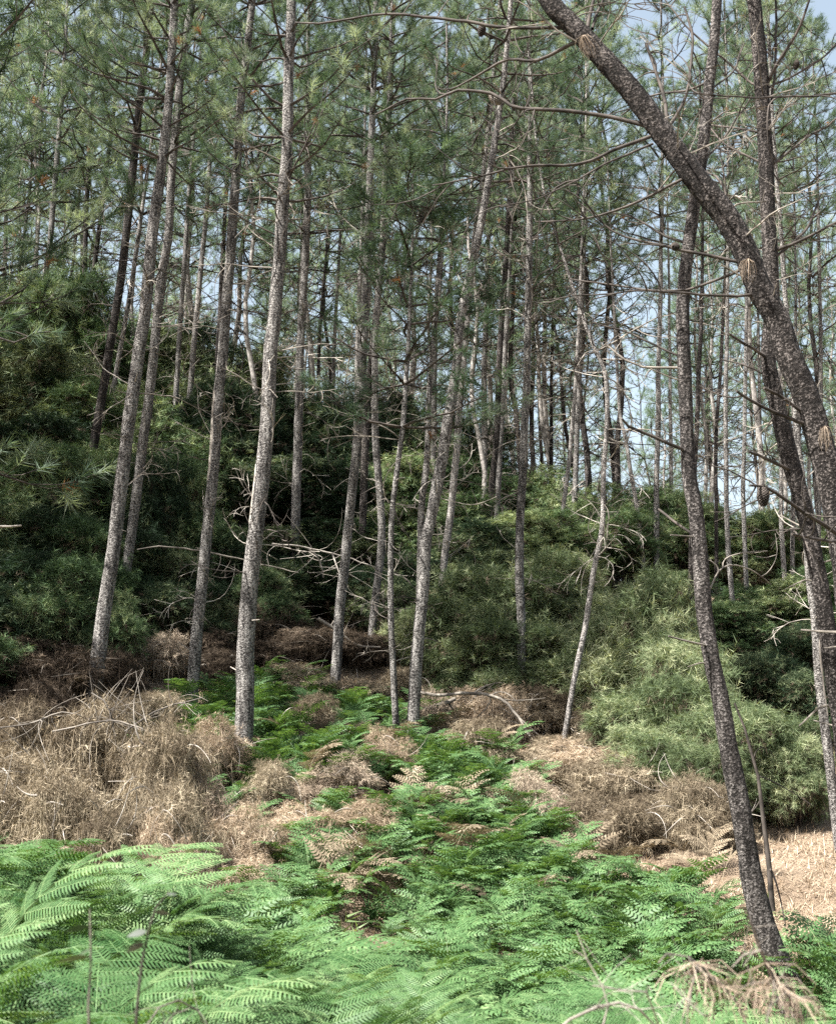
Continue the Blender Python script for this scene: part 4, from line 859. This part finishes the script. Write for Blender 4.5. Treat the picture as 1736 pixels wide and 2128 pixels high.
loose('fallen_branch', 'pale twig end poking in at the left edge', 'fallen branch', [([(-40,1098),(0,1094),(45,1092)], [6,4], .1)], 13, 'twig_pale', 1)
loose('fallen_branch', 'tangled grey sticks on top of the sunny brush heap', 'fallen branch', [([(0,1512),(60,1505),(130,1480),(190,1500),(240,1540)], [3,4,3,2], .3), ([(110,1520),(180,1505),(250,1500),(330,1530)], [4,3], -.2), ([(190,1440),(215,1455),(235,1500),(225,1540)], [3,3,2], 0), ([(260,1520),(320,1480),(360,1465),(420,1450)], [4,4,3], .2)], 11.9, 'twig', 12)
loose('fallen_branch', 'crooked sun-bleached stick half buried left of the brown middle pine', 'fallen branch', [([(660,1285),(700,1310),(740,1340),(790,1345)], [8,6,4], .2)], 16.9, 'twig', 3)
loose('dead_sapling', 'thin dead sapling leaning along the curved dark pine', 'sapling', [([(1604,1893),(1597,1803),(1590,1749),(1579,1662),(1572,1612),(1557,1551),(1547,1515),(1525,1461)], [12,11,10,8,7,6,5,4], 0)], 8.9, 'limb', 5)
def tuft_on(o, spots, Y, me_l, sc):
    for a, b in spots: link('dead_needle_tuft', random.choice(me_l), o, at(a, b, Y)-o.location, (random.uniform(-.4, .4), random.uniform(-.4, .4), random.uniform(0, 6)), sc*random.uniform(.7, 1.2))
o = loose('dead_branch', 'pale dead twig with hanging brown needles in the bottom right corner', 'dead branch', [([(1543,1882),(1565,1929),(1579,1972),(1604,2030),(1633,2062),(1673,2080)], [3,5,7,8,6], .1), ([(1604,2030),(1640,2075),(1665,2120)], [6,4], .05), ([(1580,1975),(1545,1985),(1520,2010)], [4,2], 0), ([(1633,2062),(1600,2090),(1590,2140)], [4,3], 0)], 2.4, 'twig', 5)
NH = [tuft_hang(30+k, 16, .17, 'drygrey', .0028) for k in range(3)]
tuft_on(o, [(1604,2030),(1620,2048),(1640,2064),(1590,2000),(1655,2075),(1612,2040)], 2.45, NH, .62)
o = loose('dead_branch', 'arched bare twig with dangling needles left of the corner twig', 'dead branch', [([(1367,2001),(1385,1983),(1428,1990),(1449,2004),(1489,2037),(1532,2084),(1550,2130)], [3,4,5,5,4], .1), ([(1449,2004),(1440,2040),(1430,2090),(1425,2140)], [4,3], 0)], 2.6, 'twig', 5)
tuft_on(o, [(1449,2004),(1470,2022),(1500,2050),(1440,2000)], 2.62, NH, .7)
loose('dead_branch', 'looping bleached twigs along the bottom edge right of the middle', 'dead branch', [([(1160,2140),(1183,2120),(1237,2095),(1284,2084),(1327,2098),(1363,2135)], [5,6,6,4], .1), ([(1230,2048),(1291,2059),(1341,2062),(1359,2106),(1370,2140)], [3,4,4], .1), ([(1250,2140),(1262,2090),(1250,2050),(1228,2010),(1219,1994),(1197,1933)], [4,3,2], 0), ([(1392,2040),(1420,2075),(1460,2110)], [2,3], 0)], 2.5, 'twig_pale', 6)
loose('dead_branch', 'small tangle of dry twigs at the bottom edge left of the middle', 'dead branch', [([(300,2140),(330,2095),(370,2080),(410,2100),(430,2140)], [3,4,3], .1), ([(340,2140),(360,2110),(395,2095)], [3,2], 0)], 2.6, 'twig', 7)
def sapling(label, P2, W, Y, m, leaves, lm):
    o0 = at(*P2[0], Y); root = empty('sapling', o0); tag(root, label, 'sapling')
    T = spline([np.array([*(at(a, b, Y)-o0), w_/2*Y/FPX]) for (a, b), w_ in zip(P2, np.interp(np.linspace(0, 1, len(P2)), np.linspace(0, 1, len(W)), W))], .04)
    mb = MB(); tube(mb, T[:, :3], T[:, 3], 6); mb.build('stem', [m], root, True)
    for k, (a, b, L, an) in enumerate(leaves):
        p = at(a, b, Y)-o0; mb = MB(); V = []; n = 8
        for q in range(n+1):
            f = q/n; wd = .20*math.sin(math.pi*f**.8)*L+.0005
            V += [(f*L, -wd, -.15*L*f*f+.12*wd), (f*L, 0, -.15*L*f*f), (f*L, wd, -.15*L*f*f+.12*wd)]
        mb.add(V, [(3*q+c, 3*q+3+c, 3*q+4+c, 3*q+1+c) for q in range(n) for c in (0, 1)], 0, .4+.1*(k % 4))
        ob = mb.build('leaf', [lm], root, True); ob.location = p; ob.rotation_euler = (random.uniform(-1, 1), random.uniform(-.3, .5), R(an))
M['dull_leaf'] = leaf_mat('dull_sapling_leaf', (.05, .05, .05), (.09, .10, .09), (.16, .19, .14), .2)
sapling('dark stemmed sapling with few dull leaves standing in the front ferns', [(282,2160),(284,2109),(295,2001),(310,1929),(324,1886),(353,1850)], [7,6,5,4,2], 2.2, 'limb', [(305,1935,.034,200),(322,1895,.026,20),(300,1960,.036,170),(345,1860,.022,40)], 'dull_leaf')
sapling('pale straight sapling stem near the lower left corner', [(186,2160),(184,2091),(189,2001),(187,1889)], [6,5,4,3], 2.2, 'twig', [(189,1915,.055,10),(189,1925,.05,170),(188,1990,.06,200),(187,1975,.05,150)], 'shrub')
# needled pine sprig reaching in at the left edge
root = empty('pine_branch', at(-60, 700, 8)); tag(root, 'green needled pine sprig reaching in at the left edge', 'pine branch')
mb = MB(); o0 = root.location; r_ = np.random.default_rng(2); tt = [tuft_template(46, .1, .14, .004, (15, 80), r=r_) for _ in range(3)]
for P2 in ([(-60,700),(-10,690),(30,688),(60,700)], [(-20,692),(30,712),(75,690),(105,690)], [(-30,680),(0,665),(20,655)]):
    T = spline([np.array([*(at(a, b, 8)-o0)]) for a, b in P2], .08); tube(mb, T, np.linspace(.008, .004, len(T)), 4, 1)
    ix = [len(T)//2, len(T)-1]; scatter_tufts(mb, T[ix], T[ix]-T[[i-1 for i in ix]], tt, 0, (.8, 1.1), .6, .2, r_)
mb.build('needled_twig', ['needle', 'limb'], root)
